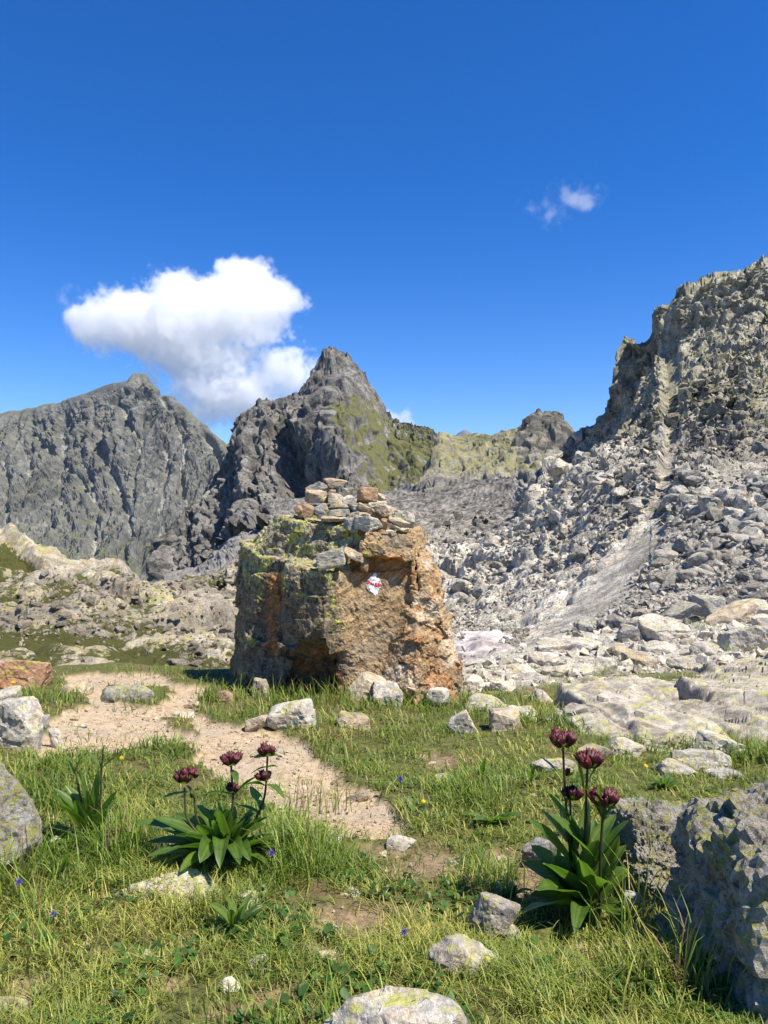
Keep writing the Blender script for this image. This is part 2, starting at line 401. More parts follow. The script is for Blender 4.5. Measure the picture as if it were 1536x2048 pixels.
def a_peak(V, n, e):
    left, fb, rn, rn2, k = e; px, py = proj(V)
    q = V / 100.0; wx = noise3(q * 6, 71) * 22 + noise3(q * 17, 72) * 10; wy = noise3(q * 6, 73) * 22 + noise3(q * 17, 74) * 10
    ins = pip(px + wx, py + wy, GRN).astype(f32)
    gl = 0.34 * sstep(0.52, 0.75, n[:, 2]) + 0.10 * sstep(560, 720, px) * sstep(730, 820, py)
    streak = sstep(0.30, 0.42, noise3(np.stack([q[:, 0] * 9 - q[:, 2] * 5, q[:, 1], q[:, 2] * 2], 1), 76)) * sstep(900, 960, py)
    green = np.maximum((0.74 + 0.3 * noise3(q * 8, 77)) * ins - 0.6 * streak - 0.5 * (rn2 > 0.86) * ins - 0.35 * ins * (1 - sstep(0.28, 0.5, n[:, 2])), gl + 0.12 * fb)
    scree = sstep(930, 1000, py) * sstep(700, 760, px)
    tone = (rn - 0.5) * 0.40 + (rn2 - 0.5) * 0.35 + 0.55 * scree * (1 - ins) + 0.4 * streak * ins
    return {'tone': tone, 'green': green, 'rust': 0.25 * sstep(0.1, 0.5, noise3(q * 5, 75)) * left}
o, _, _ = displaced('pointed_peak', P, d_peak, m_peak, a_peak); tag(o, 'dark pointed rock peak with a grassy right flank behind the boulder', 'mountain', kind='structure')

# --- scree cone below its west face
m_scree = rock_mat('scree', (0.15, 0.148, 0.142), (0.34, 0.335, 0.315), scale=0.25, black=0.35, bump=1.0, bscale=1.2, bdist=0.35)
cols = [(330, [(1230, 200), (1180, 300), (1150, 420), (1160, 440)]), (400, [(1220, 200), (1170, 300), (1128, 420), (1140, 440)]), (470, [(1210, 200), (1140, 300), (1082, 420), (1095, 440)]),
        (530, [(1200, 200), (1115, 300), (1052, 420), (1065, 440)]), (640, [(1190, 190), (1100, 280), (1030, 400), (1040, 430)]), (760, [(1180, 180), (1090, 270), (1030, 380), (1040, 420)])]
P = loft(cols, 200, 120)
def d_sc(p, n):
    q = p / 10.0; fv, ed, rn = facet(q * 3.5, 81); d = fbm(q * 0.35, 4, seed=80) * 5 + fv * 1.2
    return p + n * d[:, None], rn
o, _, _ = displaced('scree_cone', P, d_sc, m_scree, lambda V, n, e: {'tone': (e - 0.5) * 0.4}); tag(o, 'pale grey scree cone at the foot of the pointed peak', 'scree', kind='structure')

# --- the saddle ridge between peak and right mountainside, with a small rock tower
m_sad = rock_mat('saddle_rock', (0.09, 0.087, 0.072), (0.30, 0.288, 0.24), warm=0.3, scale=0.12, black=0.35, bump=0.8, bscale=0.5, bdist=0.6, lichen=0.2, lichen_col=(0.30, 0.28, 0.10), green_col=(0.088, 0.096, 0.036))
crest = [(800, 1000, 330), (828, 985, 350), (848, 955, 380), (862, 915, 400), (872, 884, 412), (880, 868, 418), (905, 873, 420), (935, 876, 420), (965, 870, 420), (985, 872, 415), (1010, 864, 410), (1035, 858, 405), (1046, 846, 402), (1058, 832, 400),
         (1068, 826, 398), (1076, 822, 398), (1084, 829, 397), (1096, 827, 396), (1112, 829, 395), (1122, 836, 394), (1128, 866, 392), (1150, 900, 390), (1200, 940, 385)]
foot = [(800, 1040, 230), (900, 1030, 220), (1000, 1030, 200), (1200, 1040, 180)]
pxl = sorted(set([c[0] for c in crest] + list(range(800, 1200, 20))))
cols = crest_cols(crest, foot, pxl, [(0, 0), (0.15, 0.25), (0.35, 0.5), (0.6, 0.72), (0.8, 0.88), (1, 1)], [(10, 12), (80, 60)])
P = loft(cols, 330, 260)
pxc3 = np.array([c[0] for c in crest], float); pyc3 = np.array([c[1] for c in crest], float)
def d_sad(p, n):
    q = p / 10.0; px, py = proj(p); k = sstep(0, 30, py - np.interp(px, pxc3, pyc3))
    tw = sstep(1030, 1060, px) * (1 - sstep(900, 930, py))
    fv, ed, rn = facet(q * np.array((1.1, 1.0, 0.8)), 91); fv2, e2, rn2 = facet(q * 2.6, 92)
    tv, _, _ = facet(q * np.array((3.0, 1.5, 0.7)), 93); bk, rn = blocks(q * 1.5, 94)
    d = fbm(q * 0.25, 5, seed=90) * 6 * k + (bk * 1.5 + fv * 1.7 + fv2 * 1.1) * (0.25 + 0.75 * k) + tv * 1.5 * tw
    d = blur2(d, 330); V = p + n * d[:, None]; V[:, 2] += (1 - k) * (fv * 0.8 + fv2 * 0.9)
    return V, (rn, rn2, tw)
def a_sad(V, n, e):
    rn, rn2, tw = e; px, py = proj(V); q = V / 10.0
    green = 0.30 * sstep(0.4, 0.8, n[:, 2]) + 0.32 * noise3(q * 0.5, 95) + 0.12 * (1 - sstep(880, 960, py)) - 0.8 * tw - 0.6 * sstep(955, 990, py)
    return {'tone': (rn - 0.5) * 0.5 + (rn2 - 0.5) * 0.4 - 0.4 * tw - 0.25 * sstep(950, 1000, py), 'green': green, 'lichen': 0.6 * (1 - sstep(930, 970, py)) - 1.5 * sstep(965, 1000, py) - tw}
o, _, _ = displaced('saddle_ridge', P, d_sad, m_sad, a_sad); tag(o, 'grassy blocky saddle with a small rock tower at its right end', 'ridge', kind='structure')
# ================================================================== the right mountainside with its talus valley
m_talus = rock_mat('talus_rock', (0.14, 0.132, 0.112), (0.56, 0.535, 0.465), scale=0.8, black=0.35, bump=0.8, bscale=2.0, bdist=0.08, lichen=0.25, lichen_col=(0.36, 0.35, 0.13), green_col=(0.10, 0.105, 0.03), vary=0.5, warm=0.4)
RC = [
 (540, [(1375, 13), (1345, 18), (1305, 25), (1245, 36), (1190, 50), (1135, 72), (1095, 100), (1065, 140), (1040, 190), (1015, 250), (995, 300)]),
 (740, [(1350, 13), (1320, 18), (1290, 25), (1235, 36), (1180, 50), (1125, 72), (1085, 100), (1055, 140), (1030, 190), (1005, 250), (985, 300)]),
 (860, [(1350, 13), (1330, 18), (1297, 25), (1238, 36), (1178, 50), (1122, 72), (1082, 100), (1050, 140), (1025, 190), (1000, 250), (975, 310)]),
 (950, [(1345, 13), (1325, 18), (1290, 25), (1225, 36), (1165, 50), (1112, 72), (1072, 100), (1040, 140), (1012, 190), (985, 250), (955, 310)]),
 (1030, [(1338, 13), (1308, 18), (1265, 25), (1198, 36), (1132, 50), (1082, 70), (1050, 92), (1035, 115), (1018, 155), (988, 225), (955, 300)]),
 (1066, [(1333, 13), (1296, 18), (1248, 25), (1175, 36), (1105, 50), (1055, 67), (1010, 84), (990, 98), (968, 112), (985, 150), (990, 210)]),
 (1100, [(1330, 13), (1288, 18), (1237, 25), (1160, 36), (1088, 50), (1036, 66), (985, 84), (945, 100), (906, 118), (945, 140), (990, 190)]),
 (1130, [(1325, 13), (1280, 18), (1225, 25), (1145, 36), (1070, 50), (1015, 65), (960, 82), (935, 113), (868, 118), (890, 135), (950, 165)]),
 (1188, [(1312, 13), (1266, 18), (1200, 25), (1112, 36), (1023, 50), (960, 62), (900, 78), (885, 107), (814, 112), (835, 128), (900, 155)]),
 (1204, [(1309, 13), (1260, 18), (1192, 25), (1100, 36), (1010, 50), (945, 62), (880, 78), (855, 106), (772, 111), (800, 127), (880, 150)]),
 (1245, [(1295, 13), (1245, 18), (1170, 25), (1070, 36), (975, 50), (900, 62), (830, 78), (790, 105), (690, 110), (705, 122), (800, 145)]),
 (1284, [(1287, 13), (1233, 18), (1150, 25), (1042, 36), (938, 50), (858, 62), (788, 76), (735, 100), (684, 106), (700, 120), (780, 142)]),
 (1294, [(1284, 13), (1231, 18), (1143, 25), (1033, 36), (928, 50), (848, 62), (770, 76), (715, 99), (632, 102), (640, 116), (760, 140)]),
 (1335, [(1277, 13), (1222, 18), (1128, 25), (1015, 36), (910, 50), (826, 62), (745, 75), (690, 97), (588, 100), (600, 114), (735, 136)]),
 (1400, [(1265, 13), (1205, 18), (1105, 25), (990, 36), (880, 50), (795, 62), (715, 74), (655, 95), (562, 98), (575, 112), (700, 130)]),
 (1470, [(1255, 13), (1190, 18), (1085, 25), (965, 36), (852, 50), (765, 62), (685, 74), (636, 93), (542, 96), (556, 110), (680, 130)]),
 (1536, [(1245, 13), (1175, 18), (1065, 25), (940, 36), (825, 50), (735, 62), (655, 73), (600, 91), (508, 95), (530, 110), (650, 130)]),
 (1720, [(1225, 13), (1150, 18), (1030, 25), (890, 36), (760, 50), (670, 62), (590, 73), (510, 84), (430, 95), (470, 110), (600, 130)])]
RC = [(c[0], [(py - (20 if 7 <= i <= 9 and c[0] >= 1240 else 0), Y) for i, (py, Y) in enumerate(c[1])]) for c in RC]
tv = np.concatenate([np.linspace(0, 1, 22, endpoint=False), np.linspace(1, 8, 500, endpoint=False), np.linspace(8, 10, 36)])
NU = 510
P = loft(RC, NU, 0, tv)
def chute(px, py):      # the smooth gravel runnel from upper right down to the snow
    c = np.interp(py, [980, 1060, 1140, 1200, 1260, 1330], [1330, 1290, 1235, 1180, 1090, 980])
    w = np.interp(py, [980, 1060, 1140, 1200, 1260, 1330], [22, 44, 62, 78, 80, 70])
    c2 = np.interp(py, [700, 860, 1000], [1560, 1500, 1420]); t = 1 - sstep(0.5, 1.0, np.abs(px - c) / w)
    return np.maximum(t, 0.75 * (1 - sstep(0.4, 1.0, np.abs(px - c2) / 60)) * sstep(690, 740, py) * (1 - sstep(960, 1010, py)))
_crag = []
def d_tal(p, n):
    px, py = proj(p); Y = p[:, 1]
    ck = chute(px, py); rough = 1 - 0.85 * ck
    # bedding dips down to the left across the slope
    e1 = np.array((0.62, 0.35, 0.70)); e2 = np.array((-0.55, 0.83, 0.08)); e3 = np.array((-0.56, -0.43, 0.71))
    s = np.stack([p @ e1, p @ e2, p @ e3], 1)
    w = np.stack([noise3(p * 0.08, 1), noise3(p * 0.08, 2), noise3(p * 0.08, 3)], 1) * 3.0
    f0, _, r0 = facet((s + w) * np.array((0.045, 0.07, 0.16)), 101)
    f1, _, r1 = facet((s + w * 0.4) * np.array((0.13, 0.18, 0.42)), 102)
    f2, e_2, r2 = facet(s * np.array((0.42, 0.5, 1.0)), 103)
    f3, e_3, r3 = facet(p * 2.1, 104)
    fb = fbm(p * 0.05, 5, seed=105)
    near = 1 - sstep(30, 80, Y); far = sstep(28, 70, Y)
    crag = sstep(-0.05, 0.22, noise3(p * np.array((0.035, 0.035, 0.05)), 107) + 0.35 * sstep(6.0, 8.0, np.repeat(tv[None, :], NU, 0).ravel()) - 0.12 + 0.3 * sstep(1240, 1150, px + (py - 800) * 0.55) * sstep(50, 70, Y))
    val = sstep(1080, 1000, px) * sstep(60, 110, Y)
    k = np.clip(Y / 45.0, 0.3, 1.3)
    b1, rb1 = blocks(s * np.array((0.30, 0.36, 0.45)), 112, flat=5.0); b2, rb2 = blocks(s * np.array((0.75, 0.85, 1.0)), 113, flat=5.0)
    hi_ = sstep(980, 820, py)
    d = rough * ((f0 * 2.0 * crag * (1 - 0.55 * hi_) + f1 * 0.8 * hi_ * (0.3 + 0.7 * crag)) * far * (1 - 0.8 * val) + b1 * (1.1 - 0.6 * hi_) * k * (1 - 0.6 * val) * (0.3 + 0.7 * far) + b2 * 0.42 * k + f3 * 0.10 * k) + fb * 1.6 * np.clip(Y / 60, 0.1, 1) - 0.8 * k - 2.6 * hi_ + rough * far * (1 - val) * 1.5 * np.abs(noise3((s + w) * np.array((0.02, 0.05, 0.16)), 117))
    r1 = np.where(b1 > 0.45, rb1, r1); r2 = rb2
    d = blur2(d, NU, 1) + rough * (f3 * (0.06 + 0.12 * hi_) + f2 * (0.07 + 0.30 * hi_)) * k * (1 - val)
    side = n * 0.7 + np.array((-0.12, -0.45, 0.2)); side /= np.linalg.norm(side, axis=1)[:, None]
    _crag.append(crag)
    return p + side * d[:, None], (r0, r1, r2, r3, ck, crag, fb)
def a_tal(V, n, e):
    r0, r1, r2, r3, ck, crag, fb = e; px, py = proj(V)
    up = sstep(0.5, 0.85, n[:, 2])
    green = 0.46 * up * sstep(1000, 820, py) + 0.34 * noise3(V * 0.10, 111) - 0.12 * crag - 0.08 - ck * 0.4
    green = np.where(py > 1060, green - 0.5, green)
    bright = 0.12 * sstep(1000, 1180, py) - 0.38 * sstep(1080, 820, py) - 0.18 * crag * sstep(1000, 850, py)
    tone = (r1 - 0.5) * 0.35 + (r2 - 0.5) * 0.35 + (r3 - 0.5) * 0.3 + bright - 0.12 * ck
    val = sstep(1090, 1010, px) * sstep(70, 120, V[:, 1])  # far valley floor: the shade lying there is put into the rock tone
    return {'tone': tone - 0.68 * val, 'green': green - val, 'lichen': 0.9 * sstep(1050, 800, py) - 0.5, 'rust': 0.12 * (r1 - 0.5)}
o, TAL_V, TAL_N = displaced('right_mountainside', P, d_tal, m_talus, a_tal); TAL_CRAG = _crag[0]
tag(o, 'steep talus mountainside of pale broken rock rising to the upper right', 'mountainside', kind='structure')

# ================================================================== the left rock ridge
m_ridge = rock_mat('ridge_rock', (0.20, 0.18, 0.14), (0.55, 0.50, 0.395), scale=1.1, black=0.4, bump=0.9, bscale=2.0, bdist=0.08, lichen=0.42, lichen_col=(0.47, 0.45, 0.12), green_col=(0.085, 0.09, 0.02), vary=0.4)
LC = [
 (-200, [(1360, 8.0), (1330, 9.0), (1290, 10.2), (1240, 12.0), (1185, 14.2), (1130, 17.0), (1055, 20.5), (1060, 23.0), (1150, 40)]),
 (0, [(1372, 8.0), (1340, 9.0), (1300, 10.2), (1250, 12.0), (1195, 14.2), (1140, 17.0), (1075, 20.5), (1085, 23.0), (1160, 40)]),
 (60, [(1372, 8.0), (1342, 9.0), (1304, 10.2), (1254, 12.0), (1203, 14.2), (1155, 17.0), (1102, 20.5), (1112, 23.0), (1180, 40)]),
 (110, [(1370, 8.0), (1344, 9.0), (1306, 10.2), (1257, 12.0), (1208, 14.2), (1163, 17.0), (1120, 20.5), (1130, 23.0), (1190, 40)]),
 (165, [(1368, 8.0), (1346, 9.0), (1308, 10.2), (1260, 12.0), (1214, 14.2), (1172, 17.0), (1136, 20.5), (1146, 23.0), (1200, 40)]),
 (230, [(1366, 8.0), (1347, 9.0), (1310, 10.2), (1262, 12.0), (1217, 14.2), (1177, 17.0), (1142, 20.5), (1152, 23.0), (1200, 40)]),
 (290, [(1366, 8.0), (1348, 9.0), (1312, 10.2), (1265, 12.0), (1221, 14.2), (1183, 17.0), (1150, 20.5), (1160, 23.0), (1205, 40)]),
 (330, [(1366, 8.0), (1350, 9.0), (1314, 10.2), (1268, 12.0), (1225, 14.2), (1187, 17.0), (1157, 20.5), (1166, 23.0), (1210, 40)]),
 (400, [(1370, 8.0), (1354, 9.0), (1318, 10.2), (1270, 12.0), (1225, 14.2), (1183, 17.0), (1147, 20.5), (1156, 23.0), (1200, 40)]),
 (480, [(1376, 8.0), (1358, 9.0), (1322, 10.2), (1274, 12.0), (1226, 14.2), (1180, 17.0), (1137, 20.5), (1146, 23.0), (1190, 40)]),
 (600, [(1380, 8.0), (1362, 9.0), (1326, 10.2), (1276, 12.0), (1226, 14.2), (1178, 17.0), (1130, 20.5), (1140, 23.0), (1180, 40)]),
 (800, [(1390, 8.0), (1374, 9.0), (1342, 10.2), (1300, 12.0), (1255, 14.2), (1205, 17.0), (1160, 20.5), (1165, 23.0), (1190, 40)])]
tvl = np.concatenate([np.linspace(0, 6, 350, endpoint=False), np.linspace(6, 8, 30)])
P = loft(LC, 410, 0, tvl)
def d_rid(p, n):
    px, py = proj(p); Y = p[:, 1]
    e1 = np.array((0.55, -0.25, -0.80)); e2 = np.array((0.75, 0.55, 0.35)); e3 = np.array((0.35, -0.80, 0.48))
    s = np.stack([p @ e1, p @ e2, p @ e3], 1)
    w = np.stack([noise3(p * 0.3, 1), noise3(p * 0.3, 2), noise3(p * 0.3, 3)], 1) * 0.5
    f0, _, r0 = facet((s + w) * np.array((0.16, 0.42, 0.3)), 121)
    f1, _, r1 = facet((s + w * 0.4) * np.array((0.42, 1.5, 1.0)), 122)
    f2, _, r2 = facet((p + w * 0.3) * np.array((2.2, 1.6, 2.2)), 123)
    f3, _, r3 = facet(p * 4.6, 124)
    slab = sstep(-0.30, 0.1, noise3(p * np.array((0.22, 0.16, 0.3)), 126))
    k = np.clip(Y / 15.0, 0.5, 1.4)
    b1, rb1 = blocks((s + w * 0.3) * np.array((0.5, 1.1, 0.9)), 127); b2, rb2 = blocks(p * 2.4, 128, size=0.7)
    d = f0 * 0.34 * k * slab + f1 * 0.15 * k * slab + b1 * 0.24 * k * (1.1 - 0.85 * slab) + b2 * 0.08 * k * (1.1 - 0.8 * slab) + f3 * 0.02 * k + f2 * 0.05 * k + fbm(p * 0.35, 4, seed=125) * 0.28 * k - 0.2 * k
    r2 = rb1; r3 = rb2
    d = blur2(d, 410, 1) + f3 * 0.03 * k
    fade = sstep(7.9, 9.6, Y)
    V = p + (n * 0.8 + np.array((0, -0.1, 0.2))) * (d * fade)[:, None]; V[:, 2] -= (1 - fade) * 0.25
    return V, (r0, r1, r2, r3, slab, d / k)
def a_rid(V, n, e):
    r0, r1, r2, r3, slab, d = e; px, py = proj(V)
    green = 0.30 * sstep(0.55, 0.9, n[:, 2]) + 0.55 * noise3(V * np.array((0.45, 0.40, 0.6)), 131) - d * 1.4 + 0.20 - 0.15 * slab
    return {'tone': (r1 - 0.5) * 0.4 + (r2 - 0.5) * 0.3 + (r3 - 0.5) * 0.25 + (r0 - 0.5) * 0.2, 'green': green, 'rust': 0.25 * (r1 - 0.6), 'lichen': (r1 - 0.5) * 0.5}
o, RID_V, RID_N = displaced('left_rock_ridge', P, d_rid, m_ridge, a_rid)
tag(o, 'pale lichen-spotted slabs and rubble of the low ridge at the left', 'ridge', kind='structure')
# ================================================================== loose rock
def hull_proto(seed, npts=14, asp=(1, 0.8, 0.6)):
    r = np.random.default_rng(seed); p = r.normal(size=(npts, 3)); p /= np.linalg.norm(p, axis=1)[:, None]
    p = (np.sign(p) * np.abs(p) ** 0.75) * np.array(asp) * 0.5 * r.uniform(0.82, 1.1, (npts, 1))
    bm = bmesh.new(); [bm.verts.new(q) for q in p]
    res = bmesh.ops.convex_hull(bm, input=bm.verts)
    bmesh.ops.delete(bm, geom=list({g for g in res['geom_interior'] if isinstance(g, bmesh.types.BMVert)}), context='VERTS')
    bmesh.ops.triangulate(bm, faces=bm.faces); bm.verts.index_update()
    V = np.array([v.co for v in bm.verts], f32); F = np.array([[v.index for v in f.verts] for f in bm.faces], np.int32)
    bm.free(); return V, F
PROTO = [hull_proto(500 + i, 9 + i % 4, (1, random.uniform(0.6, 1), random.uniform(0.35, 0.85))) for i in range(24)]

def rand_rots(n, rng, tilt=0.6):
    a = rng.uniform(0, 2 * math.pi, n); b = rng.normal(0, tilt, n); c = rng.normal(0, tilt, n)
    ca, sa, cb, sb, cc, sc = np.cos(a), np.sin(a), np.cos(b), np.sin(b), np.cos(c), np.sin(c)
    Z = np.zeros(n); O = np.ones(n)
    Rz = np.stack([ca, -sa, Z, sa, ca, Z, Z, Z, O], 1).reshape(n, 3, 3); Rx = np.stack([O, Z, Z, Z, cb, -sb, Z, sb, cb], 1).reshape(n, 3, 3)
    Ry = np.stack([cc, Z, sc, Z, O, Z, -sc, Z, cc], 1).reshape(n, 3, 3)
    return Rx @ Ry @ Rz

def rubble(name, pos, size, mat, rng, tilt=0.6, tone=0.5, extra=None):
    """many small angular stones as one mesh"""
    n = len(pos); R = rand_rots(n, rng, tilt); k = rng.integers(0, len(PROTO), n); Vs, Fs, Ts, X, base = [], [], [], {}, 0
    tn = rng.normal(0, 0.45, n) * tone
    for i, (pv, pf) in enumerate(PROTO):
        s = np.where(k == i)[0]
        if not len(s): continue
        V = np.einsum('nij,vj->nvi', R[s], pv) * size[s][:, None, None] + pos[s][:, None, :]
        F = pf[None] + (np.arange(len(s)) * len(pv))[:, None, None] + base
        Vs.append(V.reshape(-1, 3)); Fs.append(F.reshape(-1, 3)); Ts.append(np.repeat(tn[s], len(pv)))
        for kk, vv in (extra or {}).items(): X.setdefault(kk, []).append(np.repeat(vv[s], len(pv)))
        base += len(s) * len(pv)
    at_ = {'tone': np.concatenate(Ts)}
    for kk in X: at_[kk] = np.concatenate(X[kk]) + (at_['tone'] if kk == 'tone' else 0)
    return obj(name, mk_mesh(name, np.concatenate(Vs), np.concatenate(Fs), False, at_), mat)

_ico = {}
def ico(sub):
    if sub not in _ico:
        bm = bmesh.new(); bmesh.ops.create_icosphere(bm, subdivisions=sub, radius=1); bm.verts.index_update()
        V = np.array([v.co for v in bm.verts], f32); V /= np.linalg.norm(V, axis=1)[:, None]
        _ico[sub] = (V, np.array([[v.index for v in f.verts] for f in bm.faces], np.int32)); bm.free()
    return _ico[sub]

def rock_geo(seed, dims, sub=4, nplanes=16, soft=22, amp=0.05, fine=0.02, strata=0.0, pointy=None):
    """angular boulder: intersection of random half-spaces, softened, roughened; dims = full size in metres, origin at centre"""
    d, F = ico(sub); r = np.random.default_rng(seed)
    n = r.normal(size=(nplanes, 3)); n /= np.linalg.norm(n, axis=1)[:, None]; h = r.uniform(0.62, 1.0, nplanes)
    n = np.concatenate([n, np.eye(3), -np.eye(3)]); h = np.concatenate([h, r.uniform(0.85, 1, 6)])
    t = np.maximum(d @ n.T, 0) / h
    rad = (t ** soft).sum(1) ** (-1.0 / soft)
    V = d * rad[:, None]; V /= np.abs(V).max(0)
    dims = np.array(dims) / 2; mx = dims.max()
    W = V * dims
    q = W / mx
    off = r.uniform(-50, 50, 3)
    nrm = V / np.maximum(dims, 1e-6); nrm /= np.linalg.norm(nrm, axis=1)[:, None]
    disp = fbm(q * 1.7 + off, 4, seed=seed % 97) * amp + fbm(q * 7 + off, 4, gain=0.6, seed=seed % 89 + 5) * fine
    fv, ed, rn = facet(q * np.array((2.2, 2.2, 3.2)) + off, seed % 61); disp += fv * amp * 0.8
    if strata:
        disp += fbm((q + off) * np.array((2.0, 2.0, 14.0)), 3, seed=seed % 53) * strata
    return W + nrm * (disp * mx)[:, None], F
def rock_mesh(name, seed, dims, smooth=True, **k):
    V, F = rock_geo(seed, dims, **k); return mk_mesh(name, V, F, smooth)

# ---- talus on the right mountainside
rng = np.random.default_rng(21)
tpx, tpy = proj(TAL_V); tY = TAL_V[:, 1]
vis = (tpx > 815) & (tpx < 1640) & (tpy > 480) & (tpy < 1352) & (tY < 200) & (TAL_N[:, 2] > 0.2)
ids = np.where(vis)[0]
NB = 33000
crest_y = np.interp(tpx, [1050, 1130, 1200, 1290, 1400, 1536], [1010, 868, 775, 632, 562, 508])
wgt = np.ones(len(ids)) * (1 - 0.15 * chute(tpx[ids], tpy[ids])) * np.clip(tpy[ids] / 1100, 0.5, 1.2) * np.clip((tpy[ids] - crest_y[ids]) / 60, 0.15, 1) * (1 - 0.55 * TAL_CRAG[ids] * sstep(35, 60, tY[ids]))
# even cover over the picture of the slope: weight each grid vertex by the area it stands for there
g2 = TAL_V.reshape(NU, -1, 3); gx, gy = proj(TAL_V); gx = gx.reshape(NU, -1); gy = gy.reshape(NU, -1)
area = np.abs(np.gradient(gx, axis=0) * np.gradient(gy, axis=1)).ravel()[ids]; wgt *= np.clip(area, 0, 12)
pick = rng.choice(ids, NB, p=wgt / wgt.sum())
sz = (0.0023 * (rng.random(NB) ** -0.58)) * tY[pick] * np.clip(80 / tY[pick], 0.75, 1.25)
clus = np.clip(0.85 + 1.5 * noise3(TAL_V[pick] * np.array((0.09, 0.06, 0.09)), 151) + 0.8 * noise3(TAL_V[pick] * 0.3, 152), 0.38, 1.7) * (1 - 0.72 * chute(tpx[pick], tpy[pick]))
sz = np.minimum(np.clip(sz, 0.10, 2.6), tY[pick] * rng.uniform(0.010, 0.020, NB)) * clus; sz = np.maximum(sz, 0.0016 * tY[pick])
blocked = (tpy[pick] < 700); sz = np.where(blocked, sz * 0.8, sz)
pos = TAL_V[pick] + TAL_N[pick] * (sz * 0.12)[:, None]
order = np.argsort(-sz / tY[pick]); inview = (tpx[pick] > 850) & (tpx[pick] < 1536) & (tpy[pick] > 900) & (tY[pick] < 110)
big = [i for i in order if inview[i]][:290]
small = np.setdiff1d(np.arange(NB), big)
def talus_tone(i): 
    y_ = tpy[pick[i]]; v_ = sstep(1090, 1010, tpx[pick[i]]) * sstep(70, 120, tY[pick[i]]); return 0.26 * sstep(1000, 1180, y_) - 0.36 * sstep(1080, 820, y_) - 0.66 * v_  # last term paints the same valley shade onto the loose stones
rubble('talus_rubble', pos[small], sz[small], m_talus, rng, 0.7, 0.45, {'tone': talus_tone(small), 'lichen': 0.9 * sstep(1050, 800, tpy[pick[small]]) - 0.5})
tag(bpy.data.objects['talus_rubble'], 'countless small angular stones covering the right mountainside', 'rubble', kind='stuff')
TP = [rock_mesh('talus_boulder', 700 + i, (1, random.uniform(0.65, 0.95), random.uniform(0.45, 0.8)), sub=3, nplanes=10, soft=90, amp=0.03, fine=0.015, smooth=False) for i in range(12)]
for j, i in enumerate(big):
    me = TP[j % 12]; s = float(sz[i]) * 1.15
    o = obj('talus_boulder', me, m_talus, loc=Vector(pos[i]), rot=(rng.normal(0, 0.45), rng.normal(0, 0.45), rng.uniform(0, 6.28)), scale=(s, s, s))
    tag(o, 'pale grey angular boulder lying among the talus of the right mountainside', 'boulder', 'boulders in the talus of the right mountainside')

# ---- loose stones on the left ridge
rpx, rpy = proj(RID_V); rY = RID_V[:, 1]
vis = (rpx > -150) & (rpx < 620) & (rY > 8.6) & (rY < 21)
ids = np.where(vis)[0]; gx = rpx.reshape(410, -1); gy = rpy.reshape(410, -1)
area = np.abs(np.gradient(gx, axis=0) * np.gradient(gy, axis=1)).ravel()[ids]
wgt = np.clip(area, 0, 10) * (0.03 + sstep(0.0, 0.3, noise3(RID_V[ids] * 0.25, 141)) + 0.9 * sstep(260, 420, rpx[ids]))
NL = 2600; pick = rng.choice(ids, NL, p=wgt / wgt.sum())
sz = np.clip((0.0034 * (rng.random(NL) ** -0.40)) * rY[pick], 0.05, 0.9); sz = np.minimum(sz, rY[pick] * rng.uniform(0.010, 0.024, NL))
pos = RID_V[pick] + RID_N[pick] * (sz * 0.12)[:, None]
order = np.argsort(-sz / rY[pick]); inview = (rpx[pick] > 0) & (rpx[pick] < 480)
big = [i for i in order if inview[i]][:110]; small = np.setdiff1d(np.arange(NL), big)
rubble('ridge_rubble', pos[small], sz[small], m_ridge, rng, 0.5, 0.45)
tag(bpy.data.objects['ridge_rubble'], 'countless small pale stones strewn over the left ridge', 'rubble', kind='stuff')
RP = [rock_mesh('ridge_boulder', 740 + i, (1, random.uniform(0.6, 0.9), random.uniform(0.35, 0.65)), sub=3, nplanes=10, soft=70, amp=0.03, fine=0.015, smooth=False) for i in range(10)]
for j, i in enumerate(big):
    s = float(sz[i]) * 1.25
    o = obj('ridge_boulder', RP[j % 10], m_ridge, loc=Vector(pos[i]), rot=(rng.normal(0, 0.3), rng.normal(0, 0.3), rng.uniform(0, 6.28)), scale=(s, s, s))
    tag(o, 'pale lichen-spotted stone lying loose on the left ridge', 'boulder', 'loose stones on the left ridge')
# ================================================================== the meadow ground
def yend(px): return np.interp(px, [300, 560, 700, 900, 1000, 1200, 1400, 1536, 1900], [7.5, 7.6, 7.4, 7.4, 8.6, 11.6, 13.6, 14.5, 15.5])
def G(x, y, rough=True):
    x = np.asarray(x, float); y = np.asarray(y, float)
    z = -0.075 * (y - 2.0)
    p = np.stack([x, y, np.zeros_like(x)], -1).reshape(-1, 3)
    if rough:
        z = z + (noise3(p * 0.9, 201) * 0.05 + noise3(p * 2.7, 202) * 0.022 + noise3(p * 8, 203) * 0.008).reshape(x.shape) * np.clip(1.2 - 0.0 * y, 0, 1)
    px = 768 + x / np.maximum(y, 0.5) * FPX
    e = np.maximum(0, y - yend(px)); z = z - 0.35 * e * e
    # bank rising a little at the left edge
    z = z + 0.10 * sstep(-0.9, -2.4, x) * sstep(1.5, 3.5, y) * (1 - sstep(5, 7, y))
    return z
def gnd(px, py, up=0.0):
    """the ground point seen at a pixel"""
    lo, hi = 0.8, 16.0
    Y = np.linspace(lo, hi, 1500); x = (px - 768) / FPX * Y; zr = CZ - (py - 1024) / FPX * Y; g = G(x, Y)
    k = np.where(zr <= g)[0]; k = k[0] if len(k) else len(Y) - 1
    return Vector((float(x[k]), float(Y[k]), float(g[k]) + up))

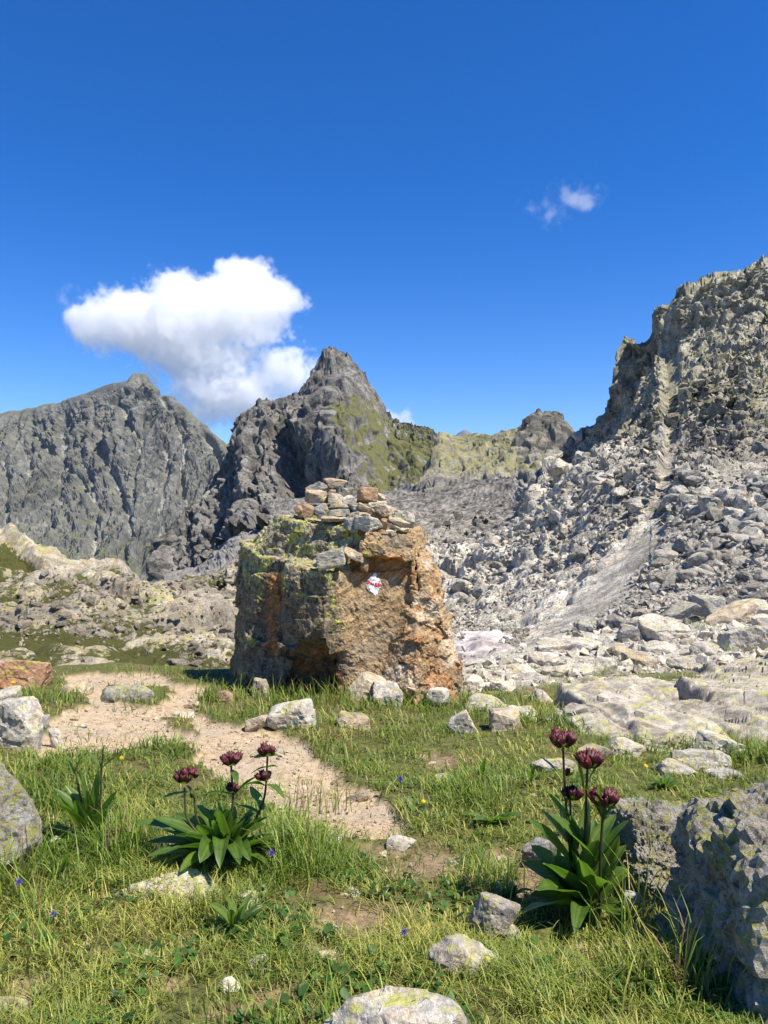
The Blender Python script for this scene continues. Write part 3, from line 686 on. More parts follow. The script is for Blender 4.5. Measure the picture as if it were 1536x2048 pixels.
PATH = [(120, 1352), (200, 1344), (330, 1346), (352, 1362), (420, 1372), (405, 1395), (380, 1420), (430, 1440), (490, 1448), (545, 1462), (600, 1485), (640, 1515), (700, 1560), (745, 1580), (800, 1632), (835, 1668),
        (780, 1676), (700, 1668), (640, 1650), (600, 1640), (560, 1618), (520, 1600), (470, 1570), (420, 1545), (395, 1520), (392, 1498), (340, 1484), (280, 1490), (225, 1505), (150, 1502), (80, 1512), (70, 1470),
        (120, 1425), (178, 1408), (165, 1385)]
ISL = [[(215, 1372), (330, 1368), (345, 1395), (300, 1412), (240, 1398)], [(330, 1432), (395, 1440), (400, 1466), (350, 1455)]]
BARE = [(840, 1735, 95, 32), (700, 1838, 120, 34), (880, 1520, 55, 20), (640, 1905, 60, 25), (20, 2010, 60, 60), (60, 1960, 50, 20), (1180, 1905, 120, 30), (1060, 1760, 40, 90), (760, 1700, 80, 16), (1150, 1960, 60, 25), (560, 1990, 70, 22), (330, 1960, 40, 18), (1010, 1720, 60, 30), (470, 2020, 90, 20)]
def soil_mask(V):
    px, py = proj(V); q = V * np.array((1, 1, 0))
    Y = V[:, 1]; k = 6.0 / np.maximum(Y, 1)
    wx = (noise3(q * 3, 211) * 14 + noise3(q * 11, 212) * 9 + noise3(q * 30, 219) * 6) * k; wy = (noise3(q * 3, 213) * 5 + noise3(q * 11, 214) * 4 + noise3(q * 30, 218) * 3) * k
    m = pip(px + wx, py + wy, PATH).astype(f32)
    for p_ in ISL: m *= 1 - pip(px + wx, py + wy, p_).astype(f32)
    b = np.zeros(len(V), f32)
    for (cx, cy_, rx, ry) in BARE:
        b = np.maximum(b, 1 - sstep(0.35, 1.15, np.sqrt(((px + wx * 1.2 - cx) / rx) ** 2 + ((py + wy - cy_) / ry) ** 2)))
    return m, b
def bench_mask(V):
    px, py = proj(V); lim = np.interp(px, [700, 880, 940, 1060, 1200, 1536, 1800], [1385, 1385, 1388, 1372, 1350, 1330, 1320]); return sstep(14, -14, py - lim) * sstep(840, 900, px)
ys = np.concatenate([np.linspace(-2.5, 1.1, 16, endpoint=False), np.geomspace(1.1, 17.5, 290)])
ss = np.concatenate([np.linspace(-1.5, -0.66, 16, endpoint=False), np.linspace(-0.66, 0.66, 300), np.linspace(0.66, 1.5, 17)[1:]])
S, YY = np.meshgrid(ss, ys, indexing='ij'); XX = S * np.maximum(YY, 1.6) * 1.0
ZZ = G(XX, YY)
V = np.stack([XX, YY, ZZ], -1).reshape(-1, 3)
ok = V.copy(); ok[:, 1] = np.maximum(ok[:, 1], 0.6)
pm, bmk = soil_mask(ok); bn = bench_mask(ok)
V[:, 2] += -0.03 * pm - 0.012 * bmk + (fbm(V * np.array((14, 14, 0)), 3, seed=221) * 0.006) * (0.4 + pm)
bb, rb = blocks(V * np.array((5, 5, 0)) + 3, 225); V[:, 2] += bb * 0.05 * bn
m, nt, b = new_mat('meadow_soil')
tc = NN(nt, 'ShaderNodeTexCoord').outputs['Object']
n1 = noise(nt, tc, 3, 5, 0.6); n2 = noise(nt, tc, 28, 8, 0.7); n3 = noise(nt, tc, 130, 4, 0.7)
fr = mth(nt, 'ADD', mth(nt, 'MULTIPLY', n2, 0.6), mth(nt, 'MULTIPLY', n3, 0.5))
turf = mixc(nt, mrange(nt, fr, 0.4, 0.7), (0.030, 0.038, 0.010), (0.15, 0.155, 0.040)); turf = mixc(nt, mrange(nt, n1, 0.48, 0.72), turf, mixc(nt, fr, (0.06, 0.035, 0.02), (0.20, 0.14, 0.07)))
soil = mixc(nt, mrange(nt, fr, 0.38, 0.72), (0.24, 0.17, 0.10), (0.57, 0.445, 0.295)); soil = mixc(nt, mrange(nt, n1, 0.4, 0.7), soil, mixc(nt, fr, (0.20, 0.15, 0.10), (0.52, 0.44, 0.33)))
duff = mixc(nt, mrange(nt, fr, 0.35, 0.75), (0.075, 0.045, 0.025), (0.34, 0.25, 0.15))
grav = mixc(nt, mrange(nt, fr, 0.38, 0.7), (0.10, 0.092, 0.075), (0.52, 0.49, 0.42))
col = mixc(nt, attr(nt, 'bare'), turf, duff); col = mixc(nt, attr(nt, 'path'), col, soil); col = mixc(nt, attr(nt, 'gravel'), col, grav)
nt.links.new(col, b.inputs['Base Color'])
bp = NN(nt, 'ShaderNodeBump', {'Height': mth(nt, 'ADD', n2, mth(nt, 'MULTIPLY', n3, 0.5)), 'Strength': 0.7, 'Distance': 0.015}); nt.links.new(bp.outputs[0], b.inputs['Normal'])
m_soil = m
GROUND = obj('meadow_ground', mk_mesh('meadow_ground', V, grid_faces(len(ss), len(ys)), True, {'path': pm, 'bare': np.clip(bmk + 0.25 * pm, 0, 1), 'gravel': bn}), m_soil)
tag(GROUND, 'alpine meadow ground with a bare beige footpath', 'ground', kind='structure')
# ================================================================== the marked boulder
def surface_nets(D, org, h):
    """naive surface nets on a distance grid (inside < 0)"""
    ins = D < 0; nx, ny, nz = D.shape
    c = [D[i:nx - 1 + i, j:ny - 1 + j, k:nz - 1 + k] for i in (0, 1) for j in (0, 1) for k in (0, 1)]
    s = sum((q < 0).astype(np.int8) for q in c); act = (s > 0) & (s < 8)
    ix = np.argwhere(act); idx = np.full(act.shape, -1, np.int32); idx[act] = np.arange(len(ix))
    cv = np.stack([q[act] for q in c], 1)
    co = np.array([(i, j, k) for i in (0, 1) for j in (0, 1) for k in (0, 1)], float)
    acc = np.zeros((len(ix), 3)); cnt = np.zeros(len(ix))
    for a in range(8):
        for b_ in range(a + 1, 8):
            if np.abs(co[a] - co[b_]).sum() != 1: continue
            m = (cv[:, a] < 0) != (cv[:, b_] < 0); t = np.where(m, cv[:, a] / (cv[:, a] - cv[:, b_] + 1e-12), 0)
            p = co[a] + (co[b_] - co[a]) * t[:, None]; acc[m] += p[m]; cnt[m] += 1
    V = (ix + acc / np.maximum(cnt, 1)[:, None]) * h + org
    Fs = []
    for ax in range(3):
        sl0 = [slice(None)] * 3; sl1 = [slice(None)] * 3; sl0[ax] = slice(0, -1); sl1[ax] = slice(1, None)
        a = ins[tuple(sl0)]; b_ = ins[tuple(sl1)]; e = np.argwhere(a != b_)
        u, w = [(1, 2), (2, 0), (0, 1)][ax]
        e = e[(e[:, u] > 0) & (e[:, w] > 0) & (e[:, u] < D.shape[u] - 1) & (e[:, w] < D.shape[w] - 1)]
        fl = a[tuple(e.T)]
        q = []
        for du, dw in ((1, 1), (0, 1), (0, 0), (1, 0)):
            t = e.copy(); t[:, u] -= du; t[:, w] -= dw; q.append(idx[tuple(t.T)])
        q = np.stack(q, 1); q = np.where(fl[:, None], q, q[:, ::-1]); Fs.append(q)
    F = np.concatenate(Fs); F = F[(F >= 0).all(1)]
    return V, F
BY = 6.0; KB = BY / FPX
def bx(px): return (px - 768) * KB
def bz(py): return CZ - (py - 1024) * KB
H = 0.0125
org = np.array((bx(440), 5.35, bz(1425))); nx, ny, nz = int((bx(945) - org[0]) / H), int((7.35 - 5.35) / H), int((bz(1005) - org[2]) / H)
gx = (org[0] + np.arange(nx) * H).astype(f32)[:, None, None]; gy = (org[1] + np.arange(ny) * H).astype(f32)[None, :, None]; gz = (org[2] + np.arange(nz) * H).astype(f32)[None, None, :]
lown = noise3(np.stack(np.broadcast_arrays(gx[::4] * 2.2, gy[:, ::4] * 2.2, gz[:, :, ::4] * 2.2), -1).reshape(-1, 3), 301).reshape(len(gx[::4]), gy[:, ::4].shape[1], gz[:, :, ::4].shape[2])
lown = np.repeat(np.repeat(np.repeat(lown, 4, 0), 4, 1), 4, 2)[:nx, :ny, :nz]
for ax in (0, 1, 2):       # smooth the blocky upsample
    for _ in range(2): lown = (lown + np.roll(lown, 2, ax) + np.roll(lown, -2, ax)) / 3
def convex(planes):
    d = None
    for n_, p_ in planes:
        n_ = np.array(n_, float); n_ /= np.linalg.norm(n_); c = float(np.dot(n_, p_))
        e = (gx * f32(n_[0]) + gy * f32(n_[1]) + gz * f32(n_[2]) - f32(c))
        d = e if d is None else np.maximum(d, e)
    return d
# lower body: left-turned grey face and the smooth brown front face meet on an edge at the middle
EDGE = (bx(690), 5.72, 0.2)
left_pl = ((-0.90, -0.36, 0.115), (bx(478), 6.25, bz(1240)))
low = convex([((-0.40, -0.91, 0.06), EDGE), ((0.16, -0.98, 0.10), (bx(700), 5.72, 0.2)), left_pl, ((0.96, 0.1, 0.24), (bx(828), 6.0, bz(1100))), ((0, 1, 0.1), (0, 7.1, 0.3)), ((0.05, -0.10, 1), (bx(690), 5.8, bz(1128))), ((1, 0.05, 0.10), (bx(890), 5.9, bz(1300)))])
up = convex([((-0.40, -0.91, 0.14), (bx(690), 5.86, 0.85)), ((0.10, -0.99, 0.10), (bx(720), 5.84, 0.85)), left_pl, ((-0.74, -0.22, 0.63), (bx(538), 6.2, bz(1068))), ((0.98, -0.12, 0.12), (bx(830), 6.0, bz(1080))), ((0, 1, 0.1), (0, 7.0, 0.3)),
             ((0.085, -0.03, 1), (bx(690), 6.2, bz(1050)))])
cap = convex([((-1, 0.1, 0.15), (bx(738), 6.0, 0.9)), ((0.12, -0.985, 0.10), (bx(780), 5.74, 0.88)), ((0.98, -0.2, 0.05), (bx(833), 5.9, 0.9)), ((0.02, 0.1, -1), (bx(780), 5.9, bz(1114))), ((0.06, -0.02, 1), (bx(780), 6.0, bz(1061))), ((0, 1, 0), (0, 6.4, 0))])
blk = convex([((-0.42, -0.90, 0.05), (bx(600), 5.70, 0.4)), ((0.55, -0.83, 0.0), (bx(684), 5.66, 0.4)), ((-0.95, -0.2, 0.1), (bx(566), 5.9, 0.4)), ((0.1, -0.12, 1), (bx(630), 5.75, bz(1131))), ((0.12, 0.30, -1), (bx(620), 5.7, bz(1285))), ((0, 1, 0), (0, 6.5, 0)), ((1, 0, 0), (bx(704), 5.7, 0.3))])
rgt1 = convex([((0.88, -0.28, 0.42), (bx(856), 5.95, bz(1150))), ((0.2, -0.97, 0.15), (bx(850), 5.80, bz(1180))), ((-1, 0, 0), (bx(822), 6, 0)), ((0, 1, 0), (0, 6.7, 0)), ((0.55, -0.1, 0.8), (bx(842), 5.95, bz(1124))), ((1, 0.05, 0.10), (bx(900), 5.9, bz(1300)))])
rgt2 = convex([((0.97, 0.10, 0.16), (bx(908), 5.75, bz(1300))), ((0.34, -0.88, 0.33), (bx(845), 5.56, bz(1320))), ((-0.62, -0.72, 0.30), (bx(782), 5.68, bz(1320))), ((0.16, -0.52, 0.84), (bx(845), 5.66, bz(1232))), ((0, 1, 0), (0, 6.8, 0)), ((0.75, -0.3, 0.6), (bx(862), 5.75, bz(1236)))])
rgt3 = convex([((0.95, 0.1, 0.28), (bx(866), 6.1, bz(1200))), ((0.1, -0.95, 0.3), (bx(860), 5.98, bz(1220))), ((-1, 0, 0), (bx(800), 6, 0)), ((0, 1, 0), (0, 6.9, 0)), ((0.5, -0.1, 0.85), (bx(858), 6.1, bz(1180))), ((1, 0.05, 0.16), (bx(908), 5.9, bz(1300)))])
hollow = convex([((0.1, 0.35, 1), (bx(630), 5.9, bz(1292))), ((-0.9, -0.2, 0.2), (bx(580), 6, bz(1320))), ((0.95, -0.3, 0.15), (bx(684), 5.8, bz(1330))), ((0.15, 1, 0.5), (bx(630), 5.93, bz(1320)))])
slot = convex([((0.1, 0.2, 1), (bx(740), 5.8, bz(1112))), ((0.05, -0.1, -1), (bx(740), 5.8, bz(1138))), ((-1, 0, 0), (bx(702), 0, 0)), ((1, 0, 0), (bx(800), 0, 0)), ((0, 1, 0), (0, 5.84, 0))])
crackR = convex([((1, 0, 0.08), (bx(832), 0, bz(1120))), ((-1, 0, -0.08), (bx(827), 0, bz(1120))), ((0, 1, 0), (0, 6.1, 0)), ((0, 0, 1), (0, 0, bz(1078))), ((0, 0, -1), (0, 0, bz(1180)))])
D = np.minimum.reduce([low, up, cap, blk, rgt1, rgt2, rgt3]) + lown * 0.045
for s_ in (hollow, slot, crackR): D = np.maximum(D, -(s_ + lown * 0.02))
V, F = surface_nets(D, org, H)
# smoothed normals, then weathering in three directions of grain
def vnormals(V, F):
    n = np.cross(V[F[:, 2]] - V[F[:, 0]], V[F[:, 3]] - V[F[:, 1]]); N = np.zeros_like(V)
    for k in range(4):
        for a in range(3): N[:, a] += np.bincount(F[:, k], n[:, a], len(V))
    return N / (np.linalg.norm(N, axis=1)[:, None] + 1e-9)
Nv = vnormals(V, F)
c35, s35 = math.cos(math.radians(33)), math.sin(math.radians(33))
g1 = np.stack([V[:, 0] * c35 + V[:, 2] * s35, V[:, 1], -V[:, 0] * s35 + V[:, 2] * c35], 1)
vpx, vpy = 768 + V[:, 0] / V[:, 1] * FPX, 1024 + (CZ - V[:, 2]) / V[:, 1] * FPX
wob = noise3(V * 4.5, 319) * 34 + noise3(V * 13, 320) * 16
brown = sstep(672, 712, vpx + wob) * sstep(1090, 1130, vpy) * (1 - sstep(815, 850, vpx + (vpy - 1200) * 0.25))
rightb = sstep(780, 836, vpx + wob * 0.8 + (vpy - 1250) * 0.15) * sstep(1100, 1130, vpy)
f1_, e1_, r1_ = facet(np.stack([V[:, 0] * 4.5, V[:, 1] * 4.5, V[:, 2] * 6.5], 1), 311)
f2_, e2_, r2_ = facet(g1 * np.array((7, 8, 17)), 312)
f3_, e3_, r3_ = facet(V * 17, 313)
d = f1_ * 0.026 * (1 - 0.85 * brown) + f2_ * (0.003 + 0.017 * rightb) + f3_ * 0.007 * (1 - 0.6 * brown) + fbm(V * 5, 3, seed=314) * 0.008 + fbm(V * 22, 4, gain=0.6, seed=316) * 0.006
V = V + Nv * d[:, None]
rs = noise3(V * 5, 317) * 0.25
stripe = sstep(524, 534, vpx) * (1 - sstep(556, 566, vpx)) * sstep(1125, 1150, vpy) * (1 - sstep(1300, 1330, vpy))
rust = 0.62 * brown + 0.78 * rightb + 0.75 * stripe + 0.45 * sstep(690, 730, vpx) * (1 - sstep(1090, 1130, vpy)) + 0.55 * sstep(560, 585, vpx) * (1 - sstep(680, 700, vpx)) * sstep(1285, 1300, vpy) + 0.2 * sstep(566, 600, vpx) * sstep(1060, 1075, vpy) * (1 - sstep(1110, 1130, vpy)) - 0.05 + rs
lich = 0.9 * (1 - sstep(690, 740, vpx)) * (1 - stripe) - 0.9 * brown - 0.5 * rightb + 0.35 * sstep(1180, 1130, vpy) * (1 - sstep(690, 720, vpx))
pale = 0.55 * sstep(0.08, 0.35, noise3(g1 * np.array((3, 4, 9)), 318)) * rightb + 0.25 * brown * sstep(1280, 1340, vpy)
def boulder_mat():
    m, nt, b = new_mat('boulder_rock'); v = NN(nt, 'ShaderNodeTexCoord').outputs['Object']
    g = NN(nt, 'ShaderNodeMapping', {'Vector': v, 'Rotation': (0, math.radians(-33), 0), 'Scale': (4.0, 1.5, 0.8)}, vector_type='TEXTURE').outputs[0]
    nl = noise(nt, v, 4, 6, 0.65, 0.4); nm = noise(nt, v, 16, 7, 0.7, 0.4); nf = noise(nt, v, 55, 6, 0.72); ng = noise(nt, g, 22, 7, 0.7, 0.3); ng2 = noise(nt, g, 60, 5, 0.7)
    mott = mth(nt, 'ADD', mth(nt, 'MULTIPLY', nm, 0.6), mth(nt, 'MULTIPLY', nf, 0.5))
    base = mixc(nt, mrange(nt, mott, 0.42, 0.68), (0.055, 0.043, 0.027), (0.29, 0.24, 0.16))                # grey-olive crusted face
    base = mixc(nt, mth(nt, 'MULTIPLY', mrange(nt, nl, 0.45, 0.62), 0.55), base, (0.16, 0.115, 0.06))
    gm = mth(nt, 'ADD', mth(nt, 'MULTIPLY', ng, 0.55), mth(nt, 'ADD', mth(nt, 'MULTIPLY', ng2, 0.35), mth(nt, 'MULTIPLY', nf, 0.2)))
    ochre = mixc(nt, mrange(nt, gm, 0.44, 0.66), (0.16, 0.10, 0.048), (0.50, 0.35, 0.19))               # brown weathered front
    ochre = mixc(nt, mth(nt, 'MULTIPLY', mrange(nt, nl, 0.48, 0.66), 0.6), ochre, mixc(nt, mott, (0.10, 0.085, 0.06), (0.42, 0.37, 0.28)))
    orange = mixc(nt, mrange(nt, gm, 0.42, 0.68), (0.17, 0.058, 0.018), (0.60, 0.29, 0.10))                 # rust
    palec = mixc(nt, mrange(nt, gm, 0.42, 0.66), (0.25, 0.18, 0.11), (0.66, 0.55, 0.40))
    jit = mth(nt, 'MULTIPLY', mth(nt, 'SUBTRACT', nm, 0.5), 1.3)
    col = mixc(nt, mrange(nt, mth(nt, 'ADD', attr(nt, 'brown'), jit), 0.35, 0.6), base, ochre)
    col = mixc(nt, mrange(nt, mth(nt, 'ADD', attr(nt, 'pale'), jit), 0.35, 0.6), col, palec)
    col = mixc(nt, mth(nt, 'MULTIPLY', mrange(nt, mth(nt, 'ADD', attr(nt, 'rust'), jit), 0.38, 0.72), 0.88), col, orange)
    sp = noise(nt, v, 38, 6, 0.75, 0.3); col = mixc(nt, mth(nt, 'MULTIPLY', mrange(nt, sp, 0.57, 0.67), 0.42), col, (0.03, 0.026, 0.02))
    ln = mth(nt, 'ADD', mth(nt, 'MULTIPLY', noise(nt, v, 7, 5, 0.65, 0.4), 0.7), mth(nt, 'MULTIPLY', noise(nt, v, 30, 6, 0.72, 0.3), 0.5))
    lf = mth(nt, 'ADD', ln, mth(nt, 'MULTIPLY', attr(nt, 'lichen'), 0.07))
    lcol = mixc(nt, mrange(nt, nf, 0.38, 0.6), (0.17, 0.175, 0.03), (0.52, 0.50, 0.10))
    col = mixc(nt, mth(nt, 'MULTIPLY', mrange(nt, lf, 0.665, 0.72), 0.85), col, lcol)
    gl = noise(nt, v, 24, 6, 0.7, 0.5); col = mixc(nt, mth(nt, 'MULTIPLY', mrange(nt, mth(nt, 'ADD', gl, mth(nt, 'MULTIPLY', attr(nt, 'lichen'), 0.10)), 0.62, 0.68), 0.6), col, (0.40, 0.39, 0.33))
    nt.links.new(col, b.inputs['Base Color'])
    h = mth(nt, 'ADD', mth(nt, 'ADD', nm, mth(nt, 'MULTIPLY', nf, 0.6)), ng)
    nt.links.new(NN(nt, 'ShaderNodeBump', {'Height': h, 'Strength': 0.75, 'Distance': 0.02}).outputs[0], b.inputs['Normal']); return m
m_boul = boulder_mat()
up_rust = sstep(700, 740, vpx) * (1 - sstep(1095, 1120, vpy)) * 0.40
slotr = sstep(695, 710, vpx) * (1 - sstep(800, 830, vpx)) * sstep(1106, 1114, vpy) * (1 - sstep(1150, 1165, vpy))
rust = 0.46 * rightb + 0.62 * stripe + up_rust + 0.62 * slotr + 0.55 * sstep(562, 585, vpx) * (1 - sstep(680, 698, vpx)) * sstep(1284, 1300, vpy) + 0.30 * sstep(566, 580, vpx) * (1 - sstep(610, 640, vpx)) * sstep(1058, 1072, vpy) * (1 - sstep(1105, 1125, vpy)) + rs * 0.9 + 0.12 * brown
brownm = brown * 0.95 + 0.8 * rightb + 0.75 * sstep(695, 735, vpx) * (1 - sstep(1095, 1125, vpy)) + 0.18 + 0.5 * sstep(590, 690, vpx) * sstep(1130, 1150, vpy) * 0.3
palem = rightb * (0.45 + 0.9 * noise3(g1 * np.array((2.2, 3, 6)), 318)) + 0.35 * brown * sstep(1270, 1340, vpy)
BOULDER = obj('marked_boulder', mk_mesh('marked_boulder', V, F, False, {'rust': rust, 'brown': brownm, 'pale': palem, 'lichen': lich - 0.75 * sstep(1120, 1230, vpy) - 1.2 * sstep(562, 580, vpx) * (1 - sstep(690, 700, vpx)) * sstep(1280, 1295, vpy)}), m_boul)
tag(BOULDER, 'big rust-brown boulder with a painted trail mark and a cairn on top', 'boulder')

from mathutils.bvhtree import BVHTree
bvh = BVHTree.FromPolygons([tuple(v) for v in V.tolist()], F.tolist())
def hit_boulder(px, py):
    o_ = Vector((0, 0, CZ)); d_ = (at(px, py, 6) - o_).normalized(); h = bvh.ray_cast(o_, d_); return h[0], h[1]
# painted mark: white lozenge with a flaking red band, laid on the rock face
def paint(name, poly, mat, lift, parent, holes=0, seed=1):
    r = random.Random(seed); xs = [p[0] for p in poly]; ysx = [p[1] for p in poly]; st = 0.7
    P2 = []; gxn = int((max(xs) - min(xs)) / st) + 2; gyn = int((max(ysx) - min(ysx)) / st) + 2
    px = np.array([min(xs) + i * st for i in range(gxn) for j in range(gyn)]); py = np.array([min(ysx) + j * st for i in range(gxn) for j in range(gyn)])
    Vp = []
    for a, b_ in zip(px, py):
        h, n_ = hit_boulder(a, b_); Vp.append(h - (h - Vector((0, 0, CZ))).normalized() * lift if h else at(a, b_, 5.8))
    Vp = np.array(Vp); fc = grid_faces(gxn, gyn)
    cx = px[fc].mean(1); cyy = py[fc].mean(1); w = noise3(np.stack([cx * 0.30, cyy * 0.30, np.full(len(cx), seed)], 1), 331) * 1.4
    keep = pip(cx + w, cyy + w * 0.8, poly)
    if holes: keep &= noise3(np.stack([cx * 0.30, cyy * 0.16, np.full(len(cx), seed + 5)], 1), 332) < holes
    return obj(name, mk_mesh(name, Vp, fc[keep], True), mat, parent)
def paint_mat(name, c):
    m, nt, b = new_mat(name); tc = NN(nt, 'ShaderNodeTexCoord').outputs['Object']
    n_ = noise(nt, tc, 60, 6, 0.7); nt.links.new(mixc(nt, mrange(nt, n_, 0.35, 0.62), (c[0] * 0.72, c[1] * 0.72, c[2] * 0.72), c), b.inputs['Base Color']); b.inputs['Roughness'].default_value = 0.6
    return m
mk = paint('trail_mark', [(751, 1144), (757, 1155), (764, 1169), (759, 1177), (758, 1183), (751, 1192), (745, 1185), (736, 1180), (733, 1172), (736, 1166), (735, 1160)], paint_mat('white_paint', (0.82, 0.83, 0.84)), 0.004, BOULDER, 0.34, 3)
tag(mk, 'white painted lozenge trail mark with a worn red band')
rb_ = paint('red_band', [(736, 1160), (742, 1162), (750, 1165), (757, 1166), (763, 1169), (759, 1175), (752, 1174), (744, 1170), (736, 1168)], paint_mat('red_paint', (0.62, 0.05, 0.06)), 0.0065, mk, 0.16, 9)
# ================================================================== stones lying in the meadow, on the bench and on the boulder
m_pale = rock_mat('pale_lichen_stone', (0.20, 0.19, 0.165), (0.58, 0.55, 0.48), scale=4.5, black=0.4, bump=0.8, bscale=6, bdist=0.012, lichen=0.58, lichen_col=(0.46, 0.46, 0.10), vary=0.25)
m_white = rock_mat('white_stone', (0.22, 0.205, 0.175), (0.62, 0.585, 0.51), scale=4.5, black=0.25, bump=0.7, bscale=6, bdist=0.012, lichen=0.42, vary=0.2)
m_tan = rock_mat('tan_stone', (0.20, 0.16, 0.115), (0.54, 0.465, 0.36), scale=5, black=0.35, rust=0.04, bump=0.8, bscale=7, bdist=0.01, lichen=0.45, vary=0.25)
m_rust = rock_mat('rusty_stone', (0.19, 0.12, 0.075), (0.46, 0.33, 0.22), scale=5, black=0.4, rust=0.34, bump=0.8, bscale=7, bdist=0.01, lichen=0.3, vary=0.25)
m_grey = rock_mat('grey_stone', (0.15, 0.145, 0.135), (0.43, 0.42, 0.39), scale=4.5, black=0.4, bump=0.9, bscale=6, bdist=0.012, lichen=0.55, vary=0.25)
m_crag = rock_mat('crag_stone', (0.12, 0.11, 0.088), (0.60, 0.565, 0.485), scale=6.5, black=0.42, white=0.7, bump=1.0, bscale=6, bdist=0.03, lichen=0.72, lichen_col=(0.42, 0.43, 0.08), vary=0.1)
m_orange = rock_mat('orange_stone', (0.26, 0.14, 0.08), (0.56, 0.36, 0.22), scale=2.2, black=0.3, rust=0.30, rust_col=(0.45, 0.20, 0.08), bump=0.8, bscale=4, bdist=0.015, lichen=0.62, vary=0.1)
MS = {'P': m_pale, 'W': m_white, 'T': m_tan, 'R': m_rust, 'G': m_grey, 'C': m_crag, 'O': m_orange}
def stone(name, px, py, w, h, mt, seed, label, Y=None, dep=0.8, tilt=0.0, rz=0.0, sub=4, group=None, bury=0.3, **k):
    """a stone whose visible body fills w x h pixels round (px, py)"""
    if Y is None:
        g = gnd(px, py + h * 0.5); Y = g.y + 0.3 * w * g.y / FPX * dep
    s = Y / FPX; hz = h * s * (1 + bury)
    me = rock_mesh(name, seed, (w * s, w * s * dep, hz), sub=sub, smooth=False, **k)
    c = at(px, py, Y); c.z -= 0.03 * float(soil_mask(np.array([[c.x, c.y, c.z]]))[0][0]) if name == 'meadow_stone' else 0.0; c.z -= h * s * (bury * 0.5 + (0.10 if name == 'meadow_stone' else 0))
    o = obj(name, me, MS[mt], loc=c, rot=(0, math.radians(tilt), rz))
    return tag(o, label, 'stone', group)
gm = 'stones lying in the meadow'
